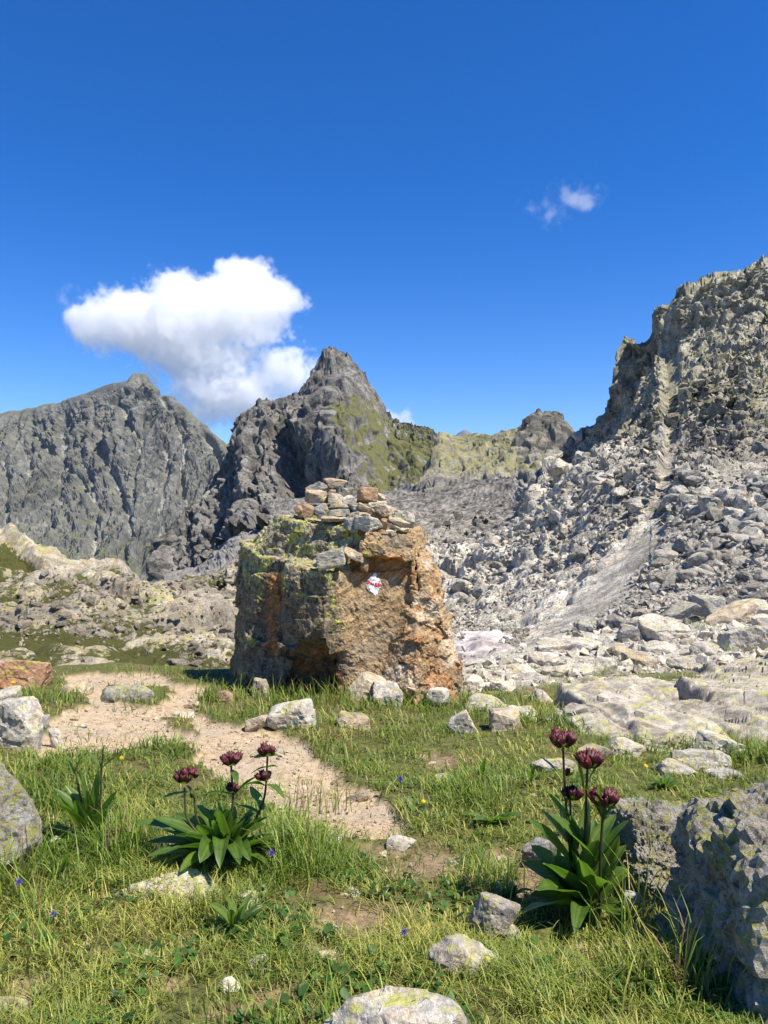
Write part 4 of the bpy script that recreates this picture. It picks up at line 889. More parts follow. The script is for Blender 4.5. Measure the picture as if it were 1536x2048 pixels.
for a in [
 (590, 1424, 108, 62, 'P', 1, 'oval pale stone with yellow lichen in the grass before the boulder', dict(dep=0.7, sub=5, soft=14)),
 (712, 1442, 76, 34, 'T', 2, 'low brown stone half sunk in grass right of the oval stone', dict(tilt=14)),
 (926, 1446, 50, 44, 'W', 3, 'small pointed white stone leaning in the grass', dict(tilt=-28, dep=0.5, soft=60, nplanes=8)),
 (1012, 1438, 62, 46, 'T', 4, 'squarish tan stone with a yellow lichen top beside the big slab', dict(soft=60, nplanes=7)),
 (776, 1384, 58, 48, 'W', 5, 'white block at the foot of the boulder', dict(Y=5.42, soft=50, nplanes=9)),
 (738, 1372, 84, 66, 'T', 6, 'layered tan stone wedged against the front of the boulder', dict(Y=5.55, strata=0.03, soft=40, nplanes=10)),
 (520, 1374, 36, 58, 'T', 7, 'upright brown stone at the left foot of the boulder', dict(Y=5.75, dep=0.8, soft=30)),
 (872, 1388, 56, 32, 'P', 8, 'low lichened stone at the right foot of the boulder', dict(Y=5.45)),
 (452, 1392, 32, 24, 'R', 9, 'small rusty stone in the grass left of the boulder', {}),
 (516, 1441, 48, 26, 'T', 10, 'flat tan stone at the edge of the path', {}),
 (972, 1404, 96, 34, 'P', 11, 'long pale ledge stone between boulder and slab', dict(dep=0.6)),
 (1040, 1424, 90, 36, 'P', 12, 'pale ledge stone touching the left tip of the slab', dict(dep=0.6, tilt=8)),
 (1430, 1487, 92, 56, 'P', 13, 'wedge stone with a dark underside leaning on the slab', dict(tilt=24, dep=0.6, soft=50, nplanes=9, bury=0.15)),
 (1345, 1533, 92, 34, 'P', 14, 'low stone with yellow lichen before the slab', {}),
 (1108, 1528, 104, 32, 'P', 15, 'pale flat stone in the grass behind the flowering plant', dict(dep=0.5)),
 (1000, 1556, 52, 16, 'P', 16, 'thin sliver of stone in the turf left of the flowering plant', {}),
 (716, 1579, 54, 22, 'T', 17, 'small stone lying on the lower edge of the path', dict(tilt=-16, dep=0.45, soft=50)),
 (803, 1683, 62, 18, 'W', 18, 'flat beige stone where the path ends in turf', {}),
 (890, 1553, 40, 18, 'P', 19, 'small pale stone in the turf right of the path', {}),
 (655, 1672, 60, 26, 'G', 20, 'grey stone behind the left flowering plant at the path edge', {}),
 (1405, 1512, 120, 50, 'P', 21, 'cracked pale rock below the wedge stone', dict(dep=0.6)),
 (1190, 1500, 70, 34, 'T', 22, 'orange tinted stone at the front edge of the slab', dict(soft=40)),
 (1245, 1490, 90, 40, 'P', 23, 'lichened block under the broken edge of the slab', dict(soft=40)),
 (345, 1778, 250, 56, 'P', 24, 'long flat pale stone before the left flowering plant', dict(dep=0.42, sub=5, bury=0.6, soft=18)),
 (488, 1800, 60, 36, 'P', 25, 'small pale stone at the right end of the long flat stone', dict(bury=0.5)),
 (785, 2030, 322, 172, 'P', 26, 'large rounded lichen stone at the bottom edge', dict(dep=0.75, sub=6, soft=11, nplanes=9, bury=0.5, amp=0.035, fine=0.012)),
 (918, 1906, 172, 82, 'P', 27, 'sloping stone covered in yellow lichen in the foreground turf', dict(dep=0.6, sub=5, tilt=14, soft=18, bury=0.5)),
 (985, 1832, 92, 84, 'G', 28, 'shaded grey stone left of the right flowering plant', dict(dep=0.7, sub=5, soft=26, tilt=20)),
 (1018, 1862, 56, 36, 'P', 29, 'small bright stone in front of the shaded grey stone', dict(tilt=25)),
 (1080, 1698, 72, 66, 'G', 30, 'mottled grey stone behind the right flowering plant', dict(sub=5)),
 (300, 1916, 58, 34, 'W', 31, 'white stone sunk in the foreground turf at the left', dict(bury=0.6)),
 (458, 1968, 46, 40, 'W', 32, 'upright white stone sunk in the foreground turf', dict(bury=0.5, dep=0.7)),
 (523, 1926, 34, 36, 'W', 33, 'small pointed white stone in the foreground turf', dict(bury=0.5, tilt=-25)),
 (652, 1909, 42, 24, 'T', 34, 'pinkish small stone beside the bare soil', {}),
 (672, 1862, 34, 18, 'T', 35, 'tiny beige stone above the bare patch', {}),
 (12, 2012, 90, 34, 'T', 36, 'beige stone at the lower left corner', dict(bury=0.6)),
 (700, 1782, 58, 16, 'P', 37, 'flat stone almost hidden in turf at the centre', dict(bury=0.8)),
 (905, 1722, 34, 12, 'T', 38, 'tiny stone in the trodden turf right of the centre', {}),
 (1265, 1790, 34, 24, 'W', 39, 'white pebble in the shade beside the crag', dict(Y=2.02)),
 (256, 1384, 128, 30, 'G', 40, 'grey and brown ledge across the path', dict(dep=0.5, bury=0.5)),
 (150, 1368, 64, 30, 'T', 41, 'tan flat stone beside the orange rock', {}),
 (112, 1462, 26, 50, 'P', 42, 'narrow leaning pale slab at the left of the path', dict(tilt=-20, dep=0.5, soft=50)),
 (72, 1444, 44, 30, 'G', 43, 'small grey stone right of the lichen rock', {}),
 (24, 1440, 112, 118, 'P', 44, 'big pale rock with yellow lichen at the left edge', dict(dep=0.8, sub=5, soft=26, nplanes=10, tilt=10)),
 (36, 1338, 112, 76, 'O', 45, 'orange rock with a yellow lichen tip at the left', dict(dep=0.7, sub=5, tilt=14, soft=34, nplanes=9)),
 (8, 1392, 56, 44, 'P', 46, 'lichened stone below the orange rock', dict(sub=4)),
 (-14, 1612, 172, 262, 'C', 47, 'tall rough grey rock cut by the left edge', dict(dep=0.9, sub=5, soft=30, nplanes=11, tilt=-12, bury=0.1, strata=0.02)),
 (388, 1402, 36, 16, 'T', 48, 'flat stone in the path left of the boulder', {}),
 (365, 1420, 46, 12, 'W', 49, 'pale slab step in the path', {}),
 (160, 1440, 30, 10, 'W', 50, 'flat white stone pressed into the path', {}),
 (1440, 1545, 80, 22, 'P', 51, 'thin lichened rib of stone above the crag', {}),
 ]:
    px, py, w, h, mt, sd, lb, kw = a
    stone('meadow_stone', px, py, w, h, mt, 800 + sd, lb, group=gm, **kw)
# bench of blocks behind the slab
gb = 'blocks on the stony bench'
for a in [
 (1322, 1258, 92, 52, 'W', 1, 'large white block with a dark left end on the bench', dict(soft=60, nplanes=8, sub=5)),
 (1258, 1268, 46, 36, 'G', 2, 'dark grey block left of the large white block', dict(soft=50)),
 (1490, 1276, 84, 64, 'P', 3, 'grey block with a dark hollow below at the right of the bench', dict(soft=50, nplanes=9, sub=5, tilt=8)),
 (1462, 1232, 120, 36, 'T', 4, 'long brown slab behind the right blocks', dict(tilt=-18, dep=0.5, soft=60, nplanes=8)),
 (1530, 1246, 70, 34, 'W', 5, 'white slab at the right edge behind the brown slab', dict(tilt=-8, soft=50)),
 (1130, 1290, 150, 34, 'W', 6, 'long white ledge at the left of the bench', dict(tilt=-8, dep=0.4, soft=50, strata=0.02)),
 (1085, 1318, 60, 28, 'W', 7, 'white stone under the long ledge', dict(soft=50)),
 (1205, 1332, 62, 30, 'W', 8, 'pale stone above the slab with a dark left side', dict(soft=50)),
 (1140, 1344, 110, 30, 'W', 9, 'row of bright rock at the far edge of the slab', dict(dep=0.4, strata=0.02)),
 (1320, 1298, 66, 26, 'W', 10, 'flat pale stone in front of the large white block', dict(tilt=-8)),
 (1345, 1290, 30, 26, 'G', 11, 'small dark wedge stone before the large white block', dict(soft=50)),
 (1290, 1322, 80, 26, 'T', 12, 'pinkish rubble stone behind the slab', {}),
 (1360, 1326, 60, 24, 'W', 13, 'pale stone just behind the slab at the right', {}),
 (1170, 1250, 36, 28, 'G', 14, 'grey boulder on the gravel chute', dict(Y=13.5)),
 (1420, 1208, 70, 34, 'G', 15, 'bluish grey boulder at the foot of the talus', dict(Y=15.5, soft=50)),
 (1500, 1212, 74, 30, 'P', 16, 'greenish lichened boulder at the foot of the talus', dict(Y=15.5, soft=50)),
 (1360, 1218, 80, 24, 'G', 17, 'tilted grey slab at the foot of the talus', dict(Y=15.0, tilt=-20, soft=60, dep=0.5)),
 (1040, 1340, 70, 24, 'W', 18, 'pale stone near the snow patch', {}),
 (1000, 1372, 60, 22, 'W', 19, 'pale stone behind the boulder at the right', {}),
 (950, 1362, 50, 24, 'W', 20, 'bright stone just right of the boulder', {}),
 (1240, 1300, 50, 24, 'T', 21, 'brown stone amid the dry grass of the bench', {}),
 (1410, 1300, 56, 30, 'P', 22, 'lichened stone left of the hollow block', dict(soft=40)),
 (1445, 1318, 44, 24, 'W', 23, 'small white stone under the hollow block', {}),
 ]:
    px, py, w, h, mt, sd, lb, kw = a
    stone('bench_block', px, py, w, h, mt, 900 + sd, lb, group=gb, **kw)
# gravel on the bench, pebbles on the path
rng = np.random.default_rng(31)
def scatter_px(n, poly, sizef, tries=40):
    out = []; poly_ = np.array(poly, float); x0, y0 = poly_.min(0); x1, y1 = poly_.max(0)
    q = np.stack([rng.uniform(x0, x1, n * 4), rng.uniform(y0, y1, n * 4)], 1); q = q[pip(q[:, 0], q[:, 1], poly)][:n]
    return q
def ground_at(q):
    """vectorised ground points under pixels"""
    Y = np.full(len(q), 3.0)
    for _ in range(30):
        x = (q[:, 0] - 768) / FPX * Y; z = G(x, Y, False); Y = np.clip(0.5 * Y + 0.5 * (CZ - z) / np.maximum((q[:, 1] - 1024) / FPX, 0.03), 0.8, 16)
    x = (q[:, 0] - 768) / FPX * Y; return np.stack([x, Y, G(x, Y)], 1)
q = scatter_px(5200, [(900, 1385), (920, 1340), (1000, 1310), (1200, 1262), (1400, 1240), (1560, 1228), (1560, 1330), (1200, 1352), (1060, 1378)], None); gp = ground_at(q)
s_ = np.minimum(0.0032 * rng.random(len(q)) ** -0.5, 0.022) * gp[:, 1]
o = rubble('bench_gravel', gp + np.array((0, 0, 0.15)) * s_[:, None], s_, m_white, rng, 0.5, 0.5); tag(o, 'broken pale stones covering the bench behind the slab', 'gravel', kind='stuff')
q = scatter_px(3600, PATH, None); gp = ground_at(q); pm_, _ = soil_mask(gp); k = pm_ > 0.5; gp = gp[k]; s_ = np.minimum(0.0010 * rng.random(len(gp)) ** -0.6, 0.008) * gp[:, 1]
gp[:, 2] -= 0.026
o = rubble('path_pebbles', gp, s_, m_tan, rng, 0.5, 0.4); tag(o, 'small beige pebbles strewn on the footpath', 'pebbles', kind='stuff')
q = np.stack([rng.uniform(-50, 1586, 900), rng.uniform(1480, 2100, 900)], 1); gp = ground_at(q); _, b_ = soil_mask(gp); k = (b_ > 0.3) | (rng.random(len(gp)) < 0.12); gp = gp[k]
s_ = np.minimum(0.004 * rng.random(len(gp)) ** -0.5, 0.014) * gp[:, 1]; gp[:, 2] -= 0.004
o = rubble('meadow_pebbles', gp, s_, m_tan, rng, 0.5, 0.4); tag(o, 'small stones lying on the bare patches of the turf', 'pebbles', kind='stuff')

# ---- the big slab at the right
cols = [(1030, [(1440, 5.15), (1412, 5.2), (1405, 5.4), (1398, 5.6), (1390, 6.0), (1400, 6.4)]),
        (1070, [(1440, 4.95), (1412, 5.1), (1396, 5.35), (1382, 5.7), (1372, 6.3), (1385, 6.9)]),
        (1140, [(1470, 4.65), (1440, 4.8), (1410, 5.1), (1384, 5.6), (1366, 6.4), (1380, 7.2)]),
        (1210, [(1505, 4.35), (1468, 4.5), (1428, 4.85), (1386, 5.5), (1356, 6.5), (1372, 7.4)]),
        (1290, [(1530, 4.15), (1490, 4.3), (1440, 4.75), (1384, 5.5), (1350, 6.6), (1366, 7.6)]),
        (1370, [(1545, 4.05), (1500, 4.2), (1440, 4.7), (1375, 5.5), (1344, 6.8), (1360, 7.8)]),
        (1450, [(1540, 4.05), (1500, 4.2), (1435, 4.7), (1366, 5.5), (1332, 7.0), (1350, 8.0)]),
        (1536, [(1530, 4.05), (1490, 4.2), (1425, 4.7), (1352, 5.6), (1318, 7.2), (1336, 8.4)]),
        (1720, [(1520, 4.05), (1470, 4.2), (1400, 4.8), (1330, 5.8), (1296, 7.5), (1316, 8.8)]), (2050, [(1520, 4.05), (1450, 4.3), (1380, 4.9), (1310, 6.0), (1280, 7.8), (1300, 9.0)])]
P = loft(cols, 340, 220)
def d_slab(p, n):
    w = np.stack([noise3(p * 1.2, 1), noise3(p * 1.2, 2), noise3(p * 1.2, 3)], 1) * 0.15
    th = math.radians(24); u = p[:, 0] * math.cos(th) - p[:, 2] * math.sin(th) * 1.0 - p[:, 1] * 0.12; v = p[:, 0] * math.sin(th) + p[:, 2] * math.cos(th) + p[:, 1] * 0.25
    s = np.stack([u, p[:, 1] * 0.5, v], 1) + w
    f0, e0, r0 = facet(s * np.array((0.9, 0.8, 2.6)), 401); f1, e1, r1 = facet(s * np.array((2.2, 1.5, 7)), 402); f2, e2, r2 = facet(p * np.array((7, 5, 9)), 403)
    brk = sstep(1.9, 1.3, p[:, 0]) * 0.6 + 0.4
    ck = (1 - sstep(0, 0.035, e0)) * 0.05
    lines = 1 - sstep(0.0, 0.07, np.abs(noise3(s * np.array((0.7, 0.6, 3.2)), 406))); d = blur2((f0 * 0.16 + f1 * 0.035) * brk - ck - lines * 0.04, 340, 5) + f2 * 0.018 + fbm(s * np.array((3, 3, 14)), 4, seed=404) * 0.016 + fbm(p * 8, 4, seed=405) * 0.010
    return p + n * d[:, None], (r0, r1)
m_slab = rock_mat('slab_rock', (0.19, 0.17, 0.135), (0.52, 0.48, 0.40), scale=2.6, black=0.35, bump=0.9, bscale=3.5, bdist=0.015, lichen=0.46, lichen_col=(0.47, 0.47, 0.12), strata=((0, math.radians(-24), 0), (3.5, 1.5, 0.7)), vary=0.0, warm=0.3)
o, SLV, _ = displaced('rock_slab', P, d_slab, m_slab, lambda V, n, e: {'tone': (e[0] - 0.5) * 0.2 + (e[1] - 0.5) * 0.15, 'lichen': 0.4 * sstep(0.4, 0.9, n[:, 2]) - 0.35}, smooth=False)
tag(o, 'broad cracked pale slab with yellow lichen at the right', 'rock')
# ---- crag cut by the lower right corner, and the low rock behind it
def crag(name, px, py, w, h, Y, seed, label, dep, amp, mt, **k):
    s = Y / FPX; V, F = rock_geo(seed, (w * s, w * s * dep, h * s), sub=6, amp=amp, fine=0.03, **k)
    V = V.astype(float); mx = max(w, h) * s / 2
    b1, _ = blocks(V * (3.2 / mx) + 9, seed % 40); b2, _ = blocks(V * (8.5 / mx) + 3, seed % 40 + 1); d = V / np.linalg.norm(V, axis=1)[:, None]
    f4, e4, _ = facet(V * (9 / mx), seed % 30); f5, _, _ = facet(V * (3.4 / mx), seed % 30 + 2); V = V + d * ((b1 - 0.4) * 0.03 + (b2 - 0.4) * 0.012 + f5 * 0.07 + f4 * 0.035 + fbm(V * (22 / mx), 4, gain=0.6, seed=7) * 0.016 - 0.04 * sstep(0.25, 0.55, noise3(V * (3.0 / mx) + 4, 9)))[:, None] * mx
    o = obj(name, mk_mesh(name, V, F, False), MS[mt], loc=at(px, py, Y)); return tag(o, label, 'rock')
crag('foreground_crag', 1625, 1915, 560, 760, 1.78, 1209, 'rough grey lichened crag in the lower right corner', 0.95, 0.045, 'C', soft=34, nplanes=13)
crag('low_crag', 1292, 1722, 190, 230, 2.25, 1011, 'low lichen-covered rock between the right flowering plant and the crag', 0.8, 0.05, 'C', soft=30, nplanes=12)
# ---- snow patch in the hollow
m, nt, b = new_mat('old_snow'); tc = NN(nt, 'ShaderNodeTexCoord').outputs['Object']
n1 = noise(nt, tc, 0.9, 6, 0.65, 0.5); n2 = noise(nt, tc, 9, 6, 0.7)
nt.links.new(mixc(nt, mrange(nt, mth(nt, 'ADD', mth(nt, 'MULTIPLY', n1, 0.7), mth(nt, 'MULTIPLY', n2, 0.4)), 0.42, 0.68), (0.24, 0.20, 0.175), (0.62, 0.575, 0.555)), b.inputs['Base Color']); b.inputs['Roughness'].default_value = 0.7
cols = [(895, [(1345, 14), (1325, 18), (1300, 22), (1272, 27)]), (930, [(1350, 13), (1325, 17), (1295, 22), (1266, 28)]), (965, [(1345, 13.5), (1318, 17), (1290, 22), (1270, 27)]), (1000, [(1330, 14.5), (1308, 18), (1286, 22), (1272, 25)]), (1030, [(1312, 16.5), (1300, 18.5), (1286, 21.5), (1276, 24)]), (1085, [(1300, 18.5), (1292, 19.2), (1286, 20), (1282, 20.6)])]
P = loft(cols, 70, 60); P[:, :, 2] += (0.24 - 0.9 * np.linspace(0, 1, 70) ** 5)[:, None] * np.ones((1, 60)) - 0.35 * (np.abs(np.linspace(-1, 1, 60)) ** 8)[None, :]
def d_snow(p, n): return p + n * (fbm(p * 0.8, 4, seed=411) * 0.16 + fbm(p * np.array((2.5, 0.8, 2.5)), 3, seed=412) * 0.07)[:, None], None
q = scatter_px(700, [(890, 1345), (905, 1262), (960, 1262), (1060, 1272), (1040, 1310), (960, 1350)], None); k_ = (np.abs(noise3(np.stack([q[:, 0] / 40, q[:, 1] / 20, q[:, 0] * 0], 1), 413)) < 0.10) | (q[:, 0] > 1010); q = q[k_]
Ys = np.interp(q[:, 1], [1262, 1290, 1318, 1350], [27.5, 22, 17, 13]); gp = np.array([list(at(a_, b2, c_)) for (a_, b2), c_ in zip(q, Ys)]); gp[:, 2] += 0.22; s_ = np.minimum(0.004 * rng.random(len(q)) ** -0.5, 0.014) * Ys
o2 = rubble('snow_debris', gp, s_, m_talus, rng, 0.5, 0.4); tag(o2, 'small stones melted out on the snow patch', 'rubble', kind='stuff')
o, _, _ = displaced('snow_patch', P, d_snow, m, smooth=True); tag(o, 'dirty pinkish old snow patch in the hollow right of the boulder', 'snow', kind='structure')

# ---- cairn stones piled on the boulder
gc = 'cairn stones on the boulder'
CA = [  # px, py, w, h, depth Y, tilt, material, label
 (669, 966, 46, 20, 6.30, -4, 'T', 'tan cap slab on the very top of the cairn'), (650, 973, 27, 14, 6.26, 6, 'W', 'pale stone just under the cap slab at the left'),
 (629, 976, 29, 15, 6.28, -26, 'G', 'grey stone tilted up at the upper left of the cairn'), (635, 993, 46, 26, 6.26, 3, 'T', 'big rounded stone at the left of the upper cairn'),
 (674, 998, 31, 24, 6.22, 0, 'T', 'brownish block in the middle of the upper cairn'), (664, 984, 14, 10, 6.22, 0, 'R', 'tiny rusty stone under the cap slab'),
 (696, 985, 21, 18, 6.25, 0, 'P', 'pale round stone at the right of the upper cairn'), (700, 1000, 25, 21, 6.22, 10, 'W', 'white mottled stone below the pale round one'),
 (735, 991, 37, 34, 6.22, 5, 'R', 'reddish round stone standing alone on the right of the cairn'), (758, 994, 22, 15, 6.30, 20, 'T', 'tan wedge behind the reddish round stone'),
 (645, 1021, 30, 34, 6.08, 12, 'G', 'upright grey stone at the left base of the cairn'), (616, 1021, 34, 28, 6.18, 0, 'R', 'shaded rusty block at the left base of the cairn'),
 (598, 1019, 16, 17, 6.12, -20, 'R', 'small rusty stone at the far left of the cairn'), (678, 1013, 39, 12, 6.14, -5, 'T', 'thin pinkish slab across the middle of the cairn'),
 (677, 1026, 41, 15, 6.06, -4, 'G', 'flat grey slab under the thin pinkish one'), (715, 1019, 31, 15, 6.14, 8, 'G', 'grey flat stone in the centre of the cairn'),
 (735, 1021, 40, 15, 6.10, 26, 'T', 'slab sliding down to the right in the cairn'), (756, 1008, 33, 16, 6.20, 0, 'W', 'pale flat stone below the reddish round stone'),
 (770, 1024, 39, 28, 6.08, 8, 'T', 'brownish square block on the right of the cairn'), (810, 1036, 40, 36, 5.98, 8, 'P', 'pale faceted block at the right end of the cairn'),
 (797, 1045, 40, 20, 5.92, 14, 'T', 'tan flat stone before the pale faceted block'), (776, 1050, 27, 24, 5.90, 10, 'R', 'rusty wedge near the front right of the cairn'),
 (739, 1050, 54, 31, 5.84, 8, 'P', 'largest pale lichened stone at the front of the cairn'), (701, 1049, 28, 32, 5.88, 0, 'G', 'square grey block at the front of the cairn'),
 (727, 1031, 24, 13, 6.02, 12, 'W', 'small pale stone above the largest front stone'), (706, 1031, 26, 13, 6.02, -8, 'T', 'small tan stone above the square grey block'),
 (807, 1060, 20, 8, 5.86, 0, 'W', 'chip of white stone at the right edge of the top'), (782, 1063, 18, 8, 5.82, 0, 'W', 'white chip below the rusty wedge'),
 (795, 1057, 24, 7, 5.84, 20, 'G', 'thin sloping sliver below the tan flat stone'), (741, 1013, 18, 9, 6.16, 0, 'T', 'small stone under the pale flat stone'),
 (711, 1010, 20, 8, 6.18, 0, 'T', 'small flat stone under the white mottled one'), (668, 1038, 44, 12, 5.98, 0, 'T', 'tan foot slab at the front left of the cairn'),
 (690, 1012, 60, 30, 6.34, 0, 'G', 'grey filling stone inside the cairn'), (650, 1024, 60, 30, 6.34, 0, 'G', 'grey filling stone at the back left of the cairn'), (760, 1032, 60, 26, 6.26, 0, 'G', 'grey filling stone at the back right of the cairn'),
 (661, 1119, 52, 36, 5.66, -12, 'P', 'pale lichened hexagonal stone on the ledge'), (711, 1110, 44, 19, 5.72, 22, 'T', 'tan slab tilted on the ledge under the top block'),
 (729, 1131, 15, 27, 5.74, 8, 'R', 'narrow purplish stone standing in the ledge crack'), (633, 1130, 14, 9, 5.68, -20, 'P', 'tiny pale stone left of the hexagonal stone')]
for i, (px, py, w, h, Y, t, mt, lb) in enumerate(CA):
    stone('cairn_stone', px, py, w * 1.12, h * 0.98, mt, 1100 + i * 3, lb, Y=Y, dep=0.85, tilt=t, rz=0.0, sub=4, group=gc, bury=0.0, soft=80, nplanes=8, amp=0.045, fine=0.02)
# ================================================================== plants
def leaf_mat(name, c, cd, trans=0.35, rough=0.38, veins=True):
    m, nt, b = new_mat(name); tc = NN(nt, 'ShaderNodeTexCoord').outputs['Object']
    n_ = noise(nt, tc, 25, 4, 0.6); col = mixc(nt, mrange(nt, n_, 0.3, 0.7), cd, c); rn_ = NN(nt, 'ShaderNodeObjectInfo').outputs['Random']
    col = mixc(nt, mth(nt, 'MULTIPLY', mth(nt, 'POWER', rn_, 2.0), 0.6), col, (c[0] * 2.0, c[1] * 1.6, c[2] * 1.4))
    vv = attr(nt, 'vein'); col = mixc(nt, mth(nt, 'MULTIPLY', vv, 0.55), col, (c[0] * 1.9, c[1] * 1.6, c[2] * 1.8))
    nt.links.new(col, b.inputs['Base Color']); b.inputs['Roughness'].default_value = rough; b.inputs['Specular IOR Level'].default_value = 0.5
    tr = NN(nt, 'ShaderNodeBsdfTranslucent', {'Color': (c[0] * 2.4, c[1] * 2.6, c[2] * 1.2, 1)}); mx = NN(nt, 'ShaderNodeMixShader', {0: trans, 1: b.outputs[0], 2: tr.outputs[0]})
    nt.links.new(mx.outputs[0], nt.nodes['Material Output'].inputs['Surface']); return m
m_leaf = leaf_mat('gentian_leaf', (0.078, 0.140, 0.022), (0.032, 0.072, 0.013))
m_stem = leaf_mat('gentian_stem', (0.05, 0.055, 0.022), (0.03, 0.022, 0.014), 0.05, 0.5)
m_flow = leaf_mat('gentian_flower', (0.070, 0.005, 0.009), (0.020, 0.003, 0.006), 0.08, 0.55)
m_bud = leaf_mat('gentian_bud', (0.10, 0.16, 0.03), (0.05, 0.09, 0.02), 0.3, 0.45)

def ribbon(base, ctrl, tip, width, roll=0.0, nl=13, nw=9, fold=0.35, prof=1.0, blunt=0.55, wav=0.0):
    """leaf blade along a bent midrib, folded along it, with raised parallel veins"""
    base, ctrl, tip = (np.array(v, float) for v in (base, ctrl, tip))
    t = np.linspace(0, 1, nl)[:, None]; C = (1 - t) ** 2 * base + 2 * t * (1 - t) * ctrl + t ** 2 * tip
    T = np.gradient(C, axis=0); T /= np.linalg.norm(T, axis=1)[:, None] + 1e-9
    up = np.array((0, 0, 1.0)); side = np.cross(T, up); bad = np.linalg.norm(side, axis=1) < 0.15
    hd = tip - base; hd[2] = 0; hd = hd / (np.linalg.norm(hd) + 1e-6); alt = np.cross(hd, up); side[bad] = alt
    side = side / (np.linalg.norm(side, axis=1)[:, None] + 1e-9); flip = (side * side[0]).sum(1) < 0; side[flip] *= -1
    nr = np.cross(side, T); nr /= np.linalg.norm(nr, axis=1)[:, None] + 1e-9
    cr, sr = math.cos(roll), math.sin(roll); side, nr = side * cr + nr * sr, nr * cr - side * sr
    tt = t[:, 0]; w = width * np.clip(np.sin(math.pi * np.clip(tt * 0.93 + 0.04, 0, 1)) ** blunt * (1 - 0.35 * tt ** 3), 0.0, 1) * np.where(tt > 0.97, 0.12, 1)
    v = np.linspace(-1, 1, nw); V = np.zeros((nl, nw, 3)); vein = np.zeros((nl, nw))
    for j, q in enumerate(v):
        ridge = math.cos(q * math.pi * 3.0) * 0.045
        V[:, j] = C + side * (w * 0.5 * q * math.cos(fold * abs(q)))[:, None] + nr * (w * 0.5 * (abs(q) * math.sin(fold) + ridge) + wav * w * np.sin(tt * 9 + q * 2) * abs(q))[:, None]
        vein[:, j] = 1.0 if abs(q) < 0.05 else (0.5 if j % 2 == 0 and abs(q) < 0.9 else 0.0)
    return V.reshape(-1, 3), grid_faces(nl, nw), vein.ravel()
def tube(path, radii, n=8):
    path = np.array(path, float); T = np.gradient(path, axis=0); T /= np.linalg.norm(T, axis=1)[:, None]
    a = np.array((0.3, 1, 0.1)); s = np.cross(T, a); s /= np.linalg.norm(s, axis=1)[:, None]; b = np.cross(T, s)
    th = np.linspace(0, 2 * math.pi, n, endpoint=False)
    V = path[:, None] + np.array(radii)[:, None, None] * (np.cos(th)[None, :, None] * s[:, None] + np.sin(th)[None, :, None] * b[:, None])
    k = len(path); i = np.arange(k - 1)[:, None] * n + np.arange(n)[None, :]; j = np.arange(k - 1)[:, None] * n + (np.arange(n)[None, :] + 1) % n
    return V.reshape(-1, 3), np.stack([i.ravel(), j.ravel(), (j + n).ravel(), (i + n).ravel()], 1)
def bell(L, R, seed):
    """one upright corolla: a flaring tube ending in six blunt lobes"""
    r = random.Random(seed); n = 18; rows = [(0, 0.30), (0.12, 0.58), (0.32, 0.86), (0.55, 1.0), (0.75, 1.0), (0.88, 0.92), (1.0, 0.80)]
    V = []
    for (z, q) in rows:
        for a in range(n):
            th = 2 * math.pi * a / n; lob = math.cos(6 * th)
            zz = z + (0.05 * lob if z > 0.85 else 0) + (0.05 * lob if z >= 1 else 0); rr = q * (1 + (0.05 if z > 0.3 else 0) * lob - (0.12 * max(0, -lob) if z > 0.85 else 0))
            V.append((R * rr * math.cos(th), R * rr * math.sin(th), L * zz))
    F = []
    for k in range(len(rows) - 1):
        for a in range(n): F.append((k * n + a, k * n + (a + 1) % n, (k + 1) * n + (a + 1) % n, (k + 1) * n + a))
    # inner throat so that the mouth reads dark
    c = len(V); V.append((0, 0, L * 0.45))
    tri = [(6 * n + a, 6 * n + (a + 1) % n, c) for a in range(n)]
    return np.array(V), [np.array(F), np.array(tri)]
BELL = []
for i in range(4):
    V, F = bell(1, 0.31, i); vein = (np.cos(np.arctan2(V[:, 1], V[:, 0]) * 12) > 0.3).astype(f32) * 0.5
    BELL.append(mk_mesh('flower', V, F, True, {'vein': vein})); BELL[-1].materials.append(m_flow)

